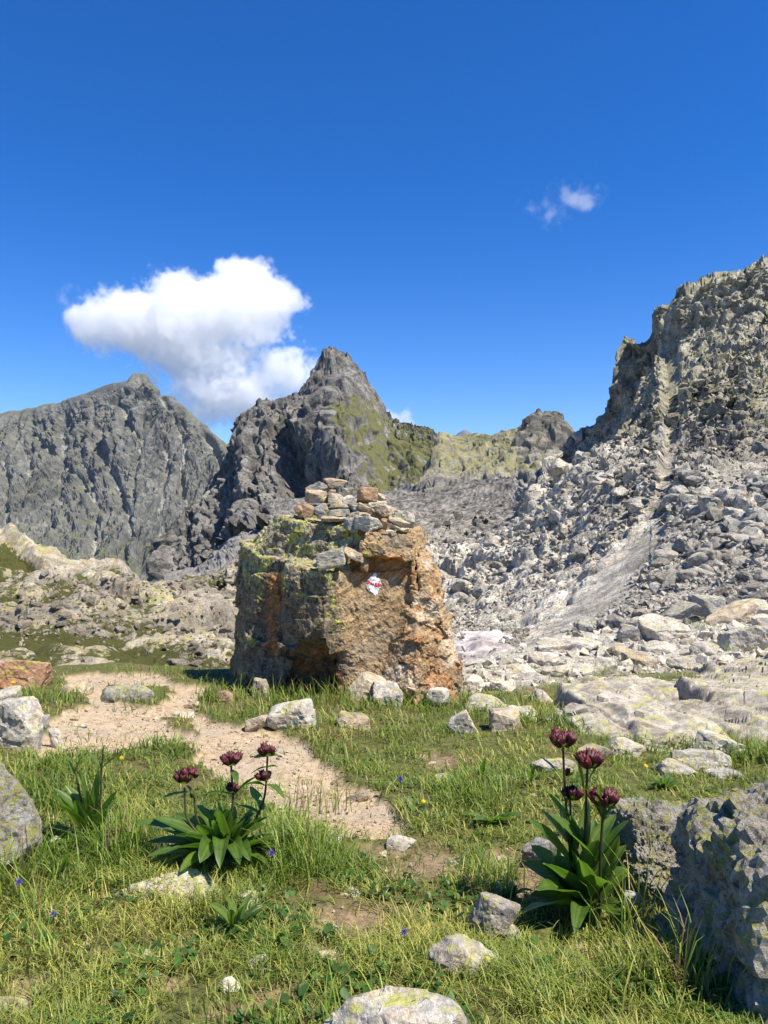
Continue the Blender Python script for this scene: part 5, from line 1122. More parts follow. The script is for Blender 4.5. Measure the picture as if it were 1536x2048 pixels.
class Plant:
    def __init__(s, name, label, px, py, Y=None, cat='plant', group=None):
        g = gnd(px, py) if Y is None else Vector((*at(px, py, Y)[:2], 0))
        if Y is not None: g.z = float(G(np.array(g.x), np.array(g.y)))
        s.g = g; s.Y = g.y; s.px, s.py = px, py; s.k = g.y / FPX; s.root = empty(name, g); tag(s.root, label, cat, group); s.r = random.Random(int(px * 7 + py))
    def loc(s, px, py, dy=0.0):      # pixel to plant space at depth offset dy
        return at(px, py, s.Y + dy) - s.g
    def leaf(s, b, t, w, dy=0.0, arch=0.25, roll=None, b_dy=0.0, fold=None, parent=None, mat=None):
        B = s.loc(*b, b_dy); T = s.loc(*t, dy); L = (T - B).length
        mid = B.lerp(T, 0.45) + Vector((0, 0, arch * L))
        V, F, vn = ribbon(B, mid, T, w * s.k, s.r.uniform(-0.5, 0.5) if roll is None else roll, fold=s.r.uniform(0.25, 0.6) if fold is None else fold, wav=0.03)
        return obj('leaf', mk_mesh('leaf', V, F, True, {'vein': vn}), mat or m_leaf, s.root if parent is None else parent)
    def stem(s, pts, r0=0.0045, r1=0.0032):
        P = [s.loc(*p) if len(p) == 3 else s.loc(p[0], p[1], 0) for p in pts]
        C = np.array([list(q) for q in P]); C = crom(C, np.linspace(0, len(C) - 1, 12)); V, F = tube(C, np.linspace(r0, r1, 12))
        return obj('stem', mk_mesh('stem', V, F, True), m_stem, s.root)
    def head(s, px, py, dy, wpx, n=9, size=1.0, up=1.0):
        """whorl of dark red bells above a cup of bracts; (px, py) is the base of the head"""
        c = s.loc(px, py, dy); W = wpx * s.k * 0.9; Vs, Fs, vs_, base = [], [], [], 0
        for i in range(5):
            a = 2 * math.pi * i / 5 + s.r.uniform(-0.3, 0.3); d = Vector((math.cos(a), math.sin(a), 0)); L = W * s.r.uniform(0.45, 0.75)
            V, F, vn = ribbon(c, c + d * L * 0.55 + Vector((0, 0, 0.0)), c + d * L * 0.85 + Vector((0, 0, L * s.r.uniform(0.35, 0.8))), W * 0.34, fold=0.3)
            Vs.append(V); Fs.append(F + base); vs_.append(vn); base += len(V)
        hd = obj('flower_head', mk_mesh('flower_head', np.concatenate(Vs), np.concatenate(Fs), True, {'vein': np.concatenate(vs_)}), m_leaf, s.root)
        for i in range(n):
            rr = 0.06 if i == 0 else (0.19 if i < 4 else 0.34) * s.r.uniform(0.8, 1.15); a = i * 2.399; L = W * 0.56 * size * s.r.uniform(0.8, 1.15) * up
            d = Vector((math.cos(a) * rr, math.sin(a) * rr, 0)); f = obj('flower', BELL[i % 4], m_flow, hd)
            f.location = c + d * W * 0.55 + Vector((0, 0, W * 0.04)); dirv = Vector((d.x * 1.7 + s.r.uniform(-0.12, 0.12), d.y * 1.7 + s.r.uniform(-0.12, 0.12), 0.85)).normalized()
            f.rotation_euler = dirv.to_track_quat('Z', 'Y').to_euler(); f.scale = (L, L, L)
        return hd

# ---- right flowering plant
p = Plant('gentian_plant', 'tall plant with dark red flower heads beside the crag at the right', 1165, 1836, cat='plant')
p.stem([(1150, 1830, 0), (1140, 1700, 0.0), (1131, 1600, 0.0), (1126, 1496, 0.0)]); p.stem([(1155, 1830, 0.02), (1145, 1700, 0.02), (1140, 1600, 0.0)], 0.004, 0.003)
p.stem([(1165, 1830, 0), (1170, 1690, 0), (1172, 1600, 0), (1175, 1540, 0)]); p.stem([(1200, 1830, -0.03), (1201, 1720, -0.03), (1205, 1640, -0.03), (1208, 1612, -0.03)])
p.head(1122, 1494, 0, 58, 9); p.head(1178, 1536, 0, 62, 10); p.head(1142, 1600, 0, 46, 7); p.head(1210, 1612, -0.03, 60, 10); p.head(1134, 1552, 0.02, 26, 4)
RL = [((1130, 1560), (1078, 1512), 24, 0.02, 0.05), ((1170, 1600), (1146, 1482), 24, 0.02, 0.0), ((1178, 1560), (1216, 1500), 16, 0.0, 0.0), ((1208, 1640), (1244, 1588), 22, -0.05, 0.0), ((1206, 1640), (1198, 1568), 22, -0.06, 0.0), ((1205, 1640), (1166, 1570), 20, 0.0, 0.0),
 ((1165, 1690), (1085, 1575), 44, 0.05, 0.05), ((1160, 1720), (1080, 1618), 48, 0.03, 0.05), ((1150, 1740), (1056, 1640), 56, 0.0, 0.08), ((1190, 1720), (1100, 1630), 50, -0.05, 0.05), ((1195, 1715), (1258, 1640), 40, 0.0, 0.0), ((1180, 1700), (1232, 1628), 38, 0.06, 0.0),
 ((1185, 1740), (1190, 1640), 44, 0.08, 0.0), ((1170, 1700), (1176, 1600), 34, 0.08, 0.0), ((1150, 1700), (1120, 1600), 40, 0.10, 0.0),
 ((1165, 1800), (1140, 1696), 56, -0.03, 0.15), ((1160, 1800), (1086, 1728), 66, -0.05, 0.15), ((1168, 1800), (1108, 1712), 60, 0.05, 0.12), ((1155, 1805), (1046, 1726), 60, 0.05, 0.2), ((1165, 1812), (1076, 1782), 62, -0.12, 0.18), ((1160, 1822), (1036, 1832), 60, -0.10, 0.22),
 ((1180, 1812), (1226, 1768), 74, -0.12, 0.3), ((1190, 1800), (1252, 1690), 72, 0.06, 0.1), ((1185, 1790), (1238, 1670), 66, 0.0, 0.1), ((1180, 1810), (1258, 1740), 70, 0.02, 0.15), ((1170, 1760), (1196, 1680), 50, -0.04, 0.05), ((1150, 1800), (1120, 1690), 60, 0.12, 0.1),
 ((1165, 1830), (1060, 1790), 60, 0.02, 0.1), ((1170, 1832), (1150, 1868), 40, -0.2, 0.4), ((1185, 1830), (1240, 1830), 50, -0.15, 0.3), ((1160, 1800), (1062, 1690), 56, 0.12, 0.08), ((1170, 1780), (1210, 1650), 54, 0.12, 0.05), ((1176, 1806), (1160, 1720), 60, -0.10, 0.12)]
for b_, t_, w_, dy, ar in RL: p.leaf(b_, t_, w_, dy, ar)

# ---- left flowering plant
p = Plant('gentian_plant', 'leafy plant with dark red flower heads beside the path at the left', 440, 1726, cat='plant')
p.stem([(430, 1700, 0), (390, 1660, 0), (372, 1630, 0), (369, 1576, 0)]); p.stem([(440, 1710, 0), (395, 1640, 0), (388, 1590, 0)], 0.0035, 0.003); p.stem([(455, 1715, 0), (466, 1600, 0), (464, 1560, 0), (462, 1528, 0)])
p.stem([(470, 1710, 0), (520, 1620, 0), (531, 1580, 0), (535, 1512, 0)])
p.head(366, 1566, 0, 44, 7); p.head(384, 1556, 0.0, 40, 6); p.head(386, 1596, 0, 18, 3); p.head(462, 1530, 0, 44, 9); p.head(465, 1584, 0, 32, 6); p.head(534, 1512, 0, 42, 8); p.head(530, 1562, 0, 34, 5)
LL = [((375, 1585), (318, 1600), 16, 0, 0.1), ((392, 1600), (372, 1570), 14, 0, 0), ((462, 1535), (440, 1528), 12, 0, 0.1), ((464, 1540), (474, 1568), 16, -0.05, 0.1), ((466, 1590), (398, 1592), 18, 0, 0.15), ((470, 1590), (520, 1550), 18, 0, 0.1), ((534, 1512), (508, 1516), 14, 0, 0.1), ((536, 1512), (558, 1512), 14, 0, 0.1),
 ((534, 1535), (502, 1548), 18, 0, 0.15), ((536, 1535), (556, 1534), 14, 0, 0.1), ((530, 1572), (492, 1570), 24, 0, 0.15), ((532, 1570), (568, 1598), 26, -0.05, 0.12), ((525, 1620), (500, 1572), 26, 0.04, 0.0), ((520, 1630), (470, 1610), 20, 0.06, 0.1),
 ((440, 1705), (306, 1636), 40, -0.04, 0.15), ((430, 1715), (262, 1648), 40, 0.06, 0.25), ((440, 1700), (350, 1628), 40, 0.10, 0.1), ((445, 1705), (434, 1600), 38, 0.0, 0.05), ((450, 1705), (470, 1612), 36, 0.06, 0.05), ((455, 1705), (510, 1625), 40, 0.04, 0.1), ((460, 1705), (540, 1632), 42, 0.0, 0.15),
 ((450, 1705), (392, 1606), 34, 0.02, 0.05), ((440, 1706), (395, 1650), 42, -0.08, 0.1), ((436, 1712), (372, 1672), 44, -0.10, 0.18), ((430, 1718), (330, 1706), 40, -0.14, 0.25), ((432, 1720), (290, 1716), 36, -0.08, 0.25), ((446, 1716), (400, 1726), 44, -0.20, 0.45), ((452, 1714), (440, 1738), 40, -0.22, 0.6),
 ((456, 1712), (480, 1730), 34, -0.18, 0.5), ((462, 1710), (500, 1722), 34, -0.12, 0.5), ((466, 1706), (530, 1690), 40, -0.04, 0.3), ((470, 1710), (615, 1668), 34, 0.10, 0.2), ((470, 1712), (560, 1670), 40, 0.02, 0.25), ((440, 1724), (360, 1744), 34, -0.18, 0.3), ((430, 1722), (310, 1740), 30, -0.12, 0.3), ((458, 1722), (540, 1736), 34, -0.12, 0.3),
 ((446, 1700), (416, 1618), 40, 0.08, 0.05), ((450, 1706), (490, 1640), 42, -0.06, 0.1), ((440, 1712), (330, 1660), 44, 0.02, 0.2), ((452, 1710), (428, 1640), 46, -0.06, 0.1), ((436, 1716), (280, 1690), 34, 0.08, 0.2), ((470, 1716), (590, 1710), 30, -0.02, 0.3)]
for b_, t_, w_, dy, ar in LL: p.leaf(b_, t_, w_ * 1.15, dy, ar)

for i in range(26):
    a_ = p.r.uniform(-1.1, 1.1); l_ = p.r.uniform(60, 118); bx_ = 448 + p.r.uniform(-22, 22); p.leaf((bx_, 1716), (bx_ + math.sin(a_) * l_ * 1.35, 1716 - math.cos(a_) * l_ * 0.95), p.r.uniform(30, 50), p.r.uniform(-0.12, 0.12), p.r.uniform(0.0, 0.18))
# ---- plant in bud at the far left
p = Plant('gentian_plant', 'plant with narrow pointed leaves and green buds near the left edge', 170, 1690, cat='plant')
p.stem([(172, 1690, 0), (165, 1620, 0), (152, 1548, 0), (148, 1535, 0)]); p.stem([(185, 1690, 0), (200, 1610, 0), (203, 1540, 0), (206, 1508, 0)])
BL = [((148, 1548), (130, 1508), 12, 0, 0), ((150, 1548), (166, 1508), 14, 0, 0), ((203, 1538), (176, 1506), 14, 0, 0), ((205, 1536), (240, 1508), 16, 0, 0), ((206, 1506), (204, 1482), 9, 0, 0), ((207, 1506), (224, 1482), 8, 0, 0), ((205, 1508), (210, 1490), 10, 0.01, 0), ((148, 1540), (138, 1516), 8, 0, 0),
 ((180, 1660), (160, 1536), 30, 0.0, 0.0), ((185, 1650), (198, 1540), 26, 0.02, 0.0), ((178, 1650), (106, 1576), 30, 0.0, 0.1), ((176, 1665), (100, 1590), 34, -0.04, 0.12), ((170, 1675), (112, 1610), 40, -0.08, 0.15), ((172, 1685), (84, 1652), 30, -0.06, 0.15), ((180, 1660), (130, 1570), 36, 0.06, 0.05), ((190, 1660), (236, 1580), 28, 0.0, 0.05),
 ((188, 1670), (232, 1600), 28, 0.05, 0.1), ((184, 1680), (210, 1620), 36, -0.05, 0.1), ((176, 1680), (150, 1600), 36, -0.06, 0.1), ((176, 1690), (90, 1690), 34, -0.08, 0.25), ((180, 1690), (110, 1712), 30, -0.14, 0.3), ((182, 1672), (172, 1580), 34, -0.02, 0.0), ((186, 1690), (240, 1660), 30, -0.06, 0.2)]
for i, (b_, t_, w_, dy, ar) in enumerate(BL): p.leaf(b_, t_, w_, dy, ar, mat=m_bud if i in (4, 5, 6, 7) else None)
# ---- smaller leafy plants without flowers
def rosette(px, py, n, L, w, label, spread=1.0, rise=0.6):
    p = Plant('leafy_plant', label, px, py, cat='plant', group='leafy plants without flowers')
    for i in range(n):
        a = i * 2.4 + p.r.uniform(-0.4, 0.4); l = L * p.r.uniform(0.6, 1.1); e = p.r.uniform(0.25, 1.0) * rise
        tx = px + math.cos(a) * l * spread; ty = py - l * e; dy = math.sin(a) * l * p.k
        p.leaf((px, py), (tx, ty), w * p.r.uniform(0.7, 1.1), dy, p.r.uniform(0.1, 0.35))
    return p
rosette(470, 1868, 11, 74, 22, 'leafy plant in front of the long flat stone', 0.8, 1.1)
rosette(1330, 1580, 16, 46, 14, 'dark leafy plant behind the crag and right of the tall plant', 1.0, 0.8)
rosette(985, 1650, 12, 62, 18, 'plant with pale striped leaves in the turf left of the tall plant', 1.1, 0.45)
rosette(960, 1570, 8, 40, 9, 'upright leafy shoot in the turf above the striped plant', 0.4, 1.6)
rosette(1060, 1575, 6, 44, 10, 'thin green shoot just left of the upper red flower heads', 0.3, 1.5)
rosette(1020, 1800, 12, 56, 18, 'shaded leafy plant left of the tall plant', 0.9, 0.7)
rosette(570, 1890, 9, 50, 14, 'low leafy plant in the turf at the lower centre left', 1.0, 0.6)
rosette(120, 1760, 10, 60, 12, 'dark leafy plant below the grey rock at the left edge', 1.0, 0.9)

# ---- small flowers
def small_flower(name, px, py, hpx, col, label, group, mat):
    p = Plant(name, label, px, py + hpx, cat='flower', group=group); p.stem([(px, py + hpx, 0), (px + 1, py + hpx * 0.5, 0.0), (px, py, 0)], 0.0012, 0.001)
    c = p.loc(px, py, 0); r = (8.0 if name == 'rampion' else 5.0) * p.k; Vs, Fs, base = [], [], 0
    for i in range(26):
        a = i * 2.4; z = 1 - 2 * (i + 0.5) / 26 * 0.75; d = Vector((math.cos(a) * math.sqrt(1 - z * z), math.sin(a) * math.sqrt(1 - z * z), z))
        V, F, _ = ribbon(c + d * r * 0.2, c + d * r * 0.7, c + d * r + Vector((0, 0, r * 0.25)), r * 0.38, nl=4, nw=3, fold=0.2); Vs.append(V); Fs.append(F + base); base += len(V)
    obj('flower_head', mk_mesh('flower_head', np.concatenate(Vs), np.concatenate(Fs), True), mat, p.root)
m_blue = leaf_mat('rampion_blue', (0.10, 0.07, 0.42), (0.05, 0.03, 0.25), 0.2, 0.6); m_yel = leaf_mat('yellow_petal', (0.80, 0.62, 0.03), (0.7, 0.5, 0.02), 0.2, 0.6)
for px, py, h, lb in [(543, 1708, 70, 'blue flower in the tall grass right of the left plant'), (107, 1830, 60, 'blue flower in the turf below the left rock'), (38, 1766, 70, 'blue flower at the left edge'), (808, 1866, 40, 'blue flower above the sloping lichen stone'), (800, 1560, 26, 'tiny blue flower in the turf right of the path')]:
    small_flower('rampion', px, py, h, None, lb, 'blue rampions', m_blue)
for px, py, h, lb in [(847, 1604, 22, 'yellow flower in the turf right of the path'), (243, 1517, 30, 'yellow flower above the plant in bud'), (27, 1366, 16, 'yellow flower under the orange rock'), (1292, 1533, 20, 'yellow flower left of the low lichen stone')]:
    small_flower('hawkbit', px, py, h, None, lb, 'yellow flowers', m_yel)

# ================================================================== grass
m, nt, b = new_mat('grass_blade')
col = NN(nt, 'ShaderNodeAttribute', attribute_name='Col').outputs['Color']; nt.links.new(col, b.inputs['Base Color']); b.inputs['Roughness'].default_value = 0.5; b.inputs['Specular IOR Level'].default_value = 0.35
tr = NN(nt, 'ShaderNodeBsdfTranslucent'); nt.links.new(mixc(nt, 1.0, col, (1.5, 1.6, 0.9), 'MULTIPLY'), tr.inputs['Color'])
mx = NN(nt, 'ShaderNodeMixShader', {0: 0.35, 1: b.outputs[0], 2: tr.outputs[0]}); nt.links.new(mx.outputs[0], nt.nodes['Material Output'].inputs['Surface'])
m_grass = m
def blades(name, pos, hgt, wid, lean, ang, col, curl, label):
    n = len(pos); ts = np.array((0.0, 0.4, 0.75, 1.0)); V = np.zeros((n, 7, 3)); dx, dy = np.cos(ang), np.sin(ang); sx, sy = -dy, dx
    C = np.zeros((n, 7, 3)); k = 0
    for i, t in enumerate(ts):
        out = lean * (t ** 1.7) * hgt; z = hgt * (t - curl * t ** 3 * 0.6); w = wid * (1.0, 0.9, 0.6, 0.0)[i] * 0.5
        for sg in ((-1, 1) if i < 3 else (0,)):
            V[:, k, 0] = pos[:, 0] + dx * out + sx * w * sg; V[:, k, 1] = pos[:, 1] + dy * out + sy * w * sg; V[:, k, 2] = pos[:, 2] + z
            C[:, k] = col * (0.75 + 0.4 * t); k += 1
    b0 = (np.arange(n) * 7)[:, None]
    Q = np.concatenate([b0 + np.array((0, 1, 3, 2)), b0 + np.array((2, 3, 5, 4))]); T = b0 + np.array((4, 5, 6))
    o = obj(name, mk_mesh(name, V.reshape(-1, 3), [Q, T], True, {'Col': C.reshape(-1, 3)}), m_grass); return tag(o, label, 'grass', kind='stuff')
rng = np.random.default_rng(77)
TALL = [ # px, py, rx, ry, strength
 (640, 1400, 170, 30, 1.0), (560, 1370, 90, 16, 0.8), (860, 1405, 150, 26, 0.9), (1000, 1440, 130, 26, 0.6), (430, 1395, 50, 26, 0.8), (1100, 1440, 110, 26, 0.7), (300, 1395, 60, 12, 0.5), (100, 1400, 90, 22, 0.55), (290, 1345, 110, 8, 0.5),
 (130, 1580, 110, 70, 0.9), (320, 1500, 80, 26, 0.55), (60, 1740, 120, 60, 0.8), (230, 1700, 90, 50, 1.0), (590, 1720, 80, 50, 1.1), (300, 1790, 120, 26, 0.45), (960, 1600, 90, 40, 0.75), (1420, 1500, 130, 28, 0.7), (1300, 1500, 120, 20, 0.5),
 (1330, 1990, 170, 60, 0.9), (780, 1640, 60, 20, 0.3), (700, 1480, 110, 30, 0.4), (1520, 1520, 60, 30, 0.9), (420, 1830, 100, 30, 0.5), (120, 1480, 50, 20, 0.3), (960, 1750, 90, 30, 0.3)]
def tall_field(px, py):
    t = np.zeros(len(px))
    for (cx, cy_, rx, ry, s_) in TALL: t = np.maximum(t, s_ * np.exp(-(((px - cx) / rx) ** 2 + ((py - cy_) / ry) ** 2)))
    return t
N = 168000
q = np.stack([rng.uniform(-140, 1676, N), 1338 + (2200 - 1338) * rng.random(N) ** 0.85], 1)
side_ = rng.random(N) < 0.14; q[side_, 0] = np.where(rng.random(side_.sum()) < 0.5, rng.uniform(-800, -140, side_.sum()), rng.uniform(1676, 2400, side_.sum()))
gp = ground_at(q); pm_, bm_ = soil_mask(gp); bn_ = bench_mask(gp); px, py = q[:, 0], q[:, 1]
clump = noise3(gp * np.array((4, 4, 0)), 501) + 0.6 * noise3(gp * np.array((13, 13, 0)), 502)
dens = np.clip(0.70 + 0.95 * clump - 0.16 * sstep(1650, 1760, q[:, 1]), 0.06, 1.0) * (1 - (0.985 - 0.10 * (clump > 0.35)) * pm_) * (1 - 0.86 * bm_) * (1 - 0.93 * bn_)
dens *= np.where((px < 560) & (gp[:, 1] > 7.7), 0.15, 1)
k = rng.random(N) < dens; gp = gp[k]; px = px[k]; py = py[k]; clump = clump[k]
T = tall_field(px, py); n = len(gp)
hgt = (0.022 + 0.026 * rng.random(n)) * (1 + 0.5 * np.clip(clump, -0.5, 1)) + 0.11 * T * rng.uniform(0.4, 1.1, n)
hgt *= np.where(gp[:, 1] > 4.5, 1.15, 1.0)
wid = (0.0022 + 0.0013 * rng.random(n)) * np.clip(gp[:, 1] / 2.2, 0.85, 2.2) * (1 + 0.15 * T)
dry = np.clip(rng.normal(0.29, 0.30, n) - 0.40 * T + 0.45 * noise3(gp * np.array((2.2, 2.2, 0)), 503) - 0.15 * np.clip(clump, -1, 1) + 0.16 * sstep(1680, 1850, py), 0, 1)
gcol = np.array((0.155, 0.235, 0.030)); ycol = np.array((0.52, 0.46, 0.13)); dcol = np.array((0.042, 0.085, 0.014))
col = gcol + (ycol - gcol) * dry[:, None]; dk = np.clip(rng.normal(0.25, 0.3, n) + 0.2 * T, 0, 1)[:, None]; col = col * (1 - dk) + dcol * dk * (1 - 0.5 * dry[:, None]) + col * dk * 0.5 * dry[:, None]
col *= rng.uniform(0.75, 1.3, n)[:, None]
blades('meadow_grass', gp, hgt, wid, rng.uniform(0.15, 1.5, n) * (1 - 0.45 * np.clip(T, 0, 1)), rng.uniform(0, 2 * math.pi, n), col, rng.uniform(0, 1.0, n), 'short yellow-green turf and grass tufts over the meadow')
# long arching blades standing out in front
LT = [(250, 1700, 60, 40, 170, 0.20), (590, 1740, 60, 40, 210, 0.20), (1270, 1900, 60, 40, 60, 0.26), (1400, 2010, 70, 30, 60, 0.22), (640, 1405, 150, 14, 260, 0.20), (860, 1400, 120, 14, 200, 0.17), (960, 1610, 60, 24, 120, 0.16), (30, 1780, 60, 40, 80, 0.2), (120, 1620, 60, 40, 80, 0.16), (1470, 1500, 80, 20, 120, 0.17), (1080, 1440, 50, 12, 100, 0.14), (420, 1395, 30, 16, 90, 0.14), (700, 2080, 300, 30, 120, 0.14), (980, 1780, 50, 40, 40, 0.15), (150, 1900, 120, 60, 60, 0.12), (1390, 1264, 34, 7, 110, 0.26), (1180, 1346, 50, 7, 110, 0.16), (1250, 1334, 50, 6, 90, 0.14), (1440, 1312, 40, 6, 70, 0.18), (1500, 1322, 40, 6, 70, 0.18), (1090, 1352, 50, 6, 90, 0.13), (620, 1625, 60, 16, 60, 0.17), (330, 1350, 120, 5, 160, 0.12), (280, 1402, 50, 6, 90, 0.10)]
P_, Hh = [], []
for (cx, cy_, rx, ry, cnt, h) in LT:
    P_.append(np.stack([rng.normal(cx, rx * 0.6, cnt), rng.normal(cy_, ry * 0.6, cnt)], 1)); Hh.append(h * rng.uniform(0.45, 1.15, cnt))
q = np.concatenate(P_); hgt = np.concatenate(Hh); gp = ground_at(q); n = len(gp)
dry = np.clip(rng.normal(0.15, 0.25, n), 0, 1); col = (gcol * 1.1 + (ycol - gcol) * dry[:, None]) * rng.uniform(0.6, 1.35, n)[:, None]
br = rng.random(n) < 0.16; col[br] = np.array((0.24, 0.15, 0.08)) * rng.uniform(0.6, 1.3, br.sum())[:, None]
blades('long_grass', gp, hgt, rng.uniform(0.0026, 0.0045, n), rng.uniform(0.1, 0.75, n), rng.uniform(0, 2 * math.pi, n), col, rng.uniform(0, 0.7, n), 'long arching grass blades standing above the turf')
# broad clover-like leaves low in the turf
N = 5200; q = np.stack([rng.uniform(-80, 1600, N), rng.uniform(1560, 2150, N)], 1); gp = ground_at(q); pm_, bm_ = soil_mask(gp)
f = noise3(gp * np.array((3.2, 3.2, 0)), 511); k = (f > 0.02) & (pm_ < 0.5) & (bm_ < 0.3); gp = gp[k]; n = len(gp)
r_ = rng.uniform(0.006, 0.017, n); a = rng.uniform(0, 6.28, n); el = rng.uniform(0.0, 0.9, n); V = np.zeros((n, 7, 3)); lift = rng.uniform(0.006, 0.035, n)
ux, uy = np.cos(a), np.sin(a)
for i, (s1, s2) in enumerate([(-1, 0), (-0.45, 0.62), (0.35, 0.62), (1, 0), (0.35, -0.62), (-0.45, -0.62), (0, 0)]):
    V[:, i, 0] = gp[:, 0] + r_ * (ux * s1 * np.cos(el) - uy * s2); V[:, i, 1] = gp[:, 1] + r_ * (uy * s1 * np.cos(el) + ux * s2); V[:, i, 2] = gp[:, 2] + lift + r_ * (s1 * np.sin(el) + (0.0 if i == 6 else 0.18 * abs(s2)))
b0 = (np.arange(n) * 7)[:, None]; F = np.concatenate([b0 + np.array((0, 6, 2, 1)), b0 + np.array((6, 3, 2, 2))[:4], b0 + np.array((0, 5, 4, 6))])
F4 = np.concatenate([b0 + np.array((0, 6, 2, 1)), b0 + np.array((0, 5, 4, 6))]); F3 = np.concatenate([b0 + np.array((6, 3, 2)), b0 + np.array((6, 4, 3))])
col = (np.array((0.05, 0.11, 0.018)) * rng.uniform(0.6, 1.5, n)[:, None]); o = obj('ground_leaves', mk_mesh('ground_leaves', V.reshape(-1, 3), [F4, F3], True, {'Col': np.repeat(col, 7, 0)}), m_grass)
tag(o, 'low clover-like leaves growing in the foreground turf', 'ground cover', kind='stuff')
# ================================================================== clouds (real volumes far behind the mountains)
def cloud(name, label, blobs, Y, depth_px, dens, nscale, edge, seed, wisp=0.0, vox=36):
    """blobs: (px, py, rx, ry, weight) in the picture plane at distance Y; a box filled with scattering droplets"""
    K = Y / FPX * 100.0                                     # one unit = 100 px there
    x0 = min(b[0] - b[2] * 1.35 for b in blobs); x1 = max(b[0] + b[2] * 1.35 for b in blobs); y0 = min(b[1] - b[3] * 1.35 for b in blobs); y1 = max(b[1] + b[3] * 1.35 for b in blobs)
    cx, cy_ = (x0 + x1) / 2, (y0 + y1) / 2; hx, hz, hy = (x1 - x0) / 200, (y1 - y0) / 200, depth_px / 200
    m = bpy.data.materials.new(name); m.use_nodes = True; mt = m.node_tree; mt.nodes.remove(mt.nodes['Principled BSDF'])
    pv = NN(mt, 'ShaderNodeVolumePrincipled', {'Color': (0.998, 0.998, 0.998, 1), 'Density': dens * 100.0, 'Anisotropy': 0.0}); mt.links.new(pv.outputs[0], mt.nodes['Material Output'].inputs['Volume'])
    # droplet density as a voxel grid, computed once by geometry nodes
    nt = bpy.data.node_groups.new(name, 'GeometryNodeTree'); nt.interface.new_socket('Geometry', in_out='OUTPUT', socket_type='NodeSocketGeometry')
    go = nt.nodes.new('NodeGroupOutput'); p = NN(nt, 'GeometryNodeInputPosition').outputs[0]
    off = NN(nt, 'ShaderNodeVectorMath', {0: p, 1: (seed * 7.3, seed * 3.1, seed * 5.7)}, operation='ADD').outputs[0]
    wv = NN(nt, 'ShaderNodeTexNoise', {'Vector': off, 'Scale': nscale * 0.9, 'Detail': 3.0}, normalize=False).outputs['Color']
    wv = NN(nt, 'ShaderNodeVectorMath', {0: wv, 'Scale': 0.24}, operation='SCALE').outputs[0]
    pw = NN(nt, 'ShaderNodeVectorMath', {0: wv, 1: p}, operation='ADD').outputs[0]
    f = None
    for (bx_, by_, rx, ry, w) in blobs:
        c = ((bx_ - cx) / 100, 0, (cy_ - by_) / 100); rd = (rx / 100, min(rx, ry) / 100 * 1.1 + 0.1, ry / 100)
        d = NN(nt, 'ShaderNodeVectorMath', {0: pw, 1: c}, operation='SUBTRACT').outputs[0]
        d = NN(nt, 'ShaderNodeVectorMath', {0: d, 1: rd}, operation='DIVIDE').outputs[0]
        l = NN(nt, 'ShaderNodeVectorMath', {0: d}, operation='LENGTH').outputs['Value']
        v = mth(nt, 'MULTIPLY', mth(nt, 'SUBTRACT', 1.0, l), w)
        f = v if f is None else mth(nt, 'SMOOTH_MAX', f, v, 0.18)
    n1 = NN(nt, 'ShaderNodeTexNoise', {'Vector': off, 'Scale': nscale * 2.2, 'Detail': 7.0, 'Roughness': 0.62, 'Distortion': 0.25}).outputs[0]
    n2 = NN(nt, 'ShaderNodeTexNoise', {'Vector': off, 'Scale': nscale * 7.5, 'Detail': 4.0, 'Roughness': 0.62, 'Distortion': 0.4}).outputs[0]
    f = mth(nt, 'ADD', f, mth(nt, 'ADD', mth(nt, 'MULTIPLY', mth(nt, 'SUBTRACT', n1, 0.5), 1.45 + wisp), mth(nt, 'MULTIPLY', mth(nt, 'SUBTRACT', n2, 0.5), 1.15)))
    de = mrange(nt, f, 0.02 + wisp * 0.12, 0.02 + wisp * 0.12 + edge)
    res = max(12, int(2 * hx * vox)), max(10, int(2 * hy * vox)), max(10, int(2 * hz * vox))
    vc = NN(nt, 'GeometryNodeVolumeCube', {'Density': de, 'Min': (-hx, -hy, -hz), 'Max': (hx, hy, hz), 'Resolution X': res[0], 'Resolution Y': res[1], 'Resolution Z': res[2]})
    sm = NN(nt, 'GeometryNodeSetMaterial', {'Geometry': vc.outputs[0], 'Material': m}); nt.links.new(sm.outputs[0], go.inputs[0])
    me = bpy.data.volumes.new(name); o = obj(name, me, m, loc=at(cx, cy_, Y), scale=(K, K, K)); md = o.modifiers.new('droplets', 'NODES'); md.node_group = nt
    tag(o, label, 'cloud'); return o
CY = 13000
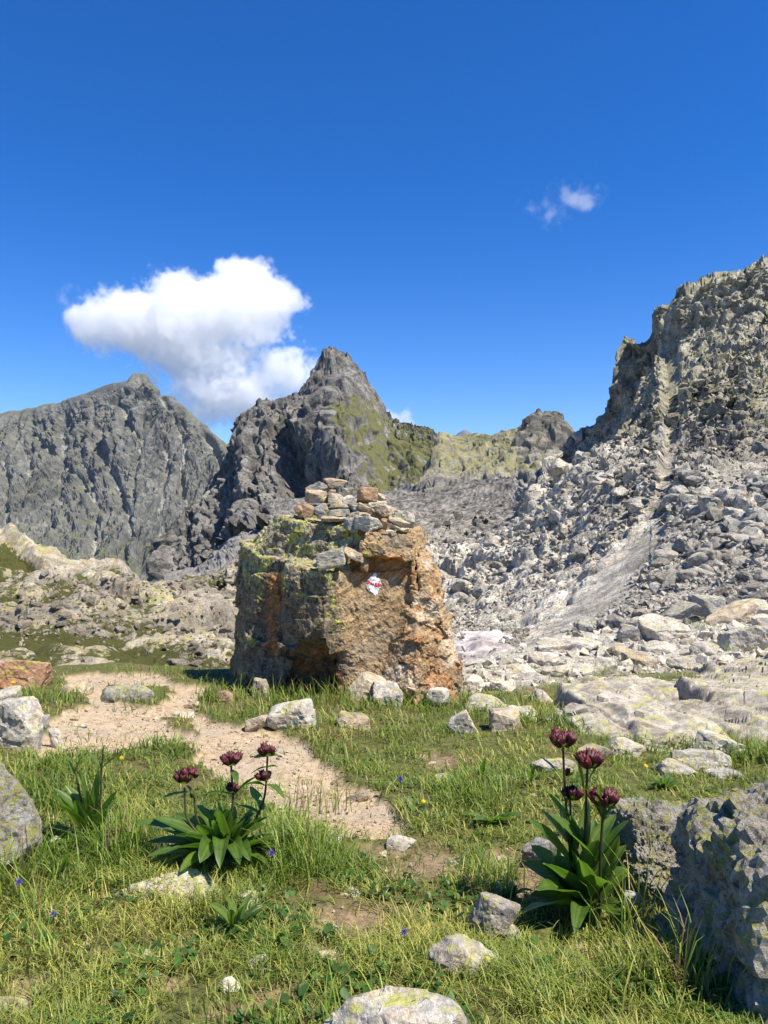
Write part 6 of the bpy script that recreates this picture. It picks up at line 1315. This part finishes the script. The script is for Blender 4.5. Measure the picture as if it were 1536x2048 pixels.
cloud('cloud', 'big white ragged cloud rising behind the left mountain', [(195, 640, 56, 40, 1), (280, 645, 105, 70, 1), (370, 640, 120, 88, 1), (455, 620, 100, 80, 1), (530, 605, 70, 50, 1), (570, 605, 48, 28, 0.95), (500, 560, 55, 46, 1), (462, 535, 40, 30, 1), (438, 520, 22, 16, 0.9),
      (400, 715, 115, 64, 0.85), (520, 660, 60, 40, 0.8), (440, 780, 90, 64, 0.6), (560, 752, 100, 46, 0.5), (500, 800, 90, 54, 0.5), (420, 830, 70, 44, 0.45)], CY, 250, 0.028, 0.95, 0.20, 1)
cloud('cloud', 'small thin wisp of cloud high at the right', [(1155, 388, 58, 26, 1), (1170, 405, 40, 22, 0.9), (1105, 432, 26, 22, 0.7), (1080, 405, 40, 18, 0.4)], CY, 80, 0.012, 2.0, 0.7, 2, 0.5)
cloud('cloud', 'tiny scrap of cloud left of the big cloud', [(128, 600, 20, 20, 0.8), (140, 580, 24, 10, 0.5)], CY, 40, 0.010, 3.0, 0.7, 3, 0.4)
cloud('cloud', 'small cloud peeping over the right shoulder of the pointed peak', [(785, 840, 38, 20, 1), (815, 850, 26, 14, 0.8)], CY, 60, 0.03, 2.4, 0.5, 4, 0.2)
cy.volume_step_rate = 1.0; cy.volume_max_steps = 256

# ================================================================== the air
m = bpy.data.materials.new('haze'); m.use_nodes = True; nt = m.node_tree; nt.nodes.remove(nt.nodes['Principled BSDF'])
pv = NN(nt, 'ShaderNodeVolumePrincipled', {'Color': (0.5, 0.7, 1.0, 1), 'Density': 2.2e-5, 'Anisotropy': 0.0}); nt.links.new(pv.outputs[0], nt.nodes['Material Output'].inputs['Volume'])
a, b_ = np.array((-7000, -600, -1400.0)), np.array((7000, 10800, 1350.0))
V = np.array([(x, y, z) for x in (a[0], b_[0]) for y in (a[1], b_[1]) for z in (a[2], b_[2])]); F = np.array([(0, 1, 3, 2), (4, 6, 7, 5), (0, 4, 5, 1), (2, 3, 7, 6), (0, 2, 6, 4), (1, 5, 7, 3)])
tag(obj('haze', mk_mesh('haze', V, F), m), 'thin bluish mountain air', 'haze', kind='stuff')
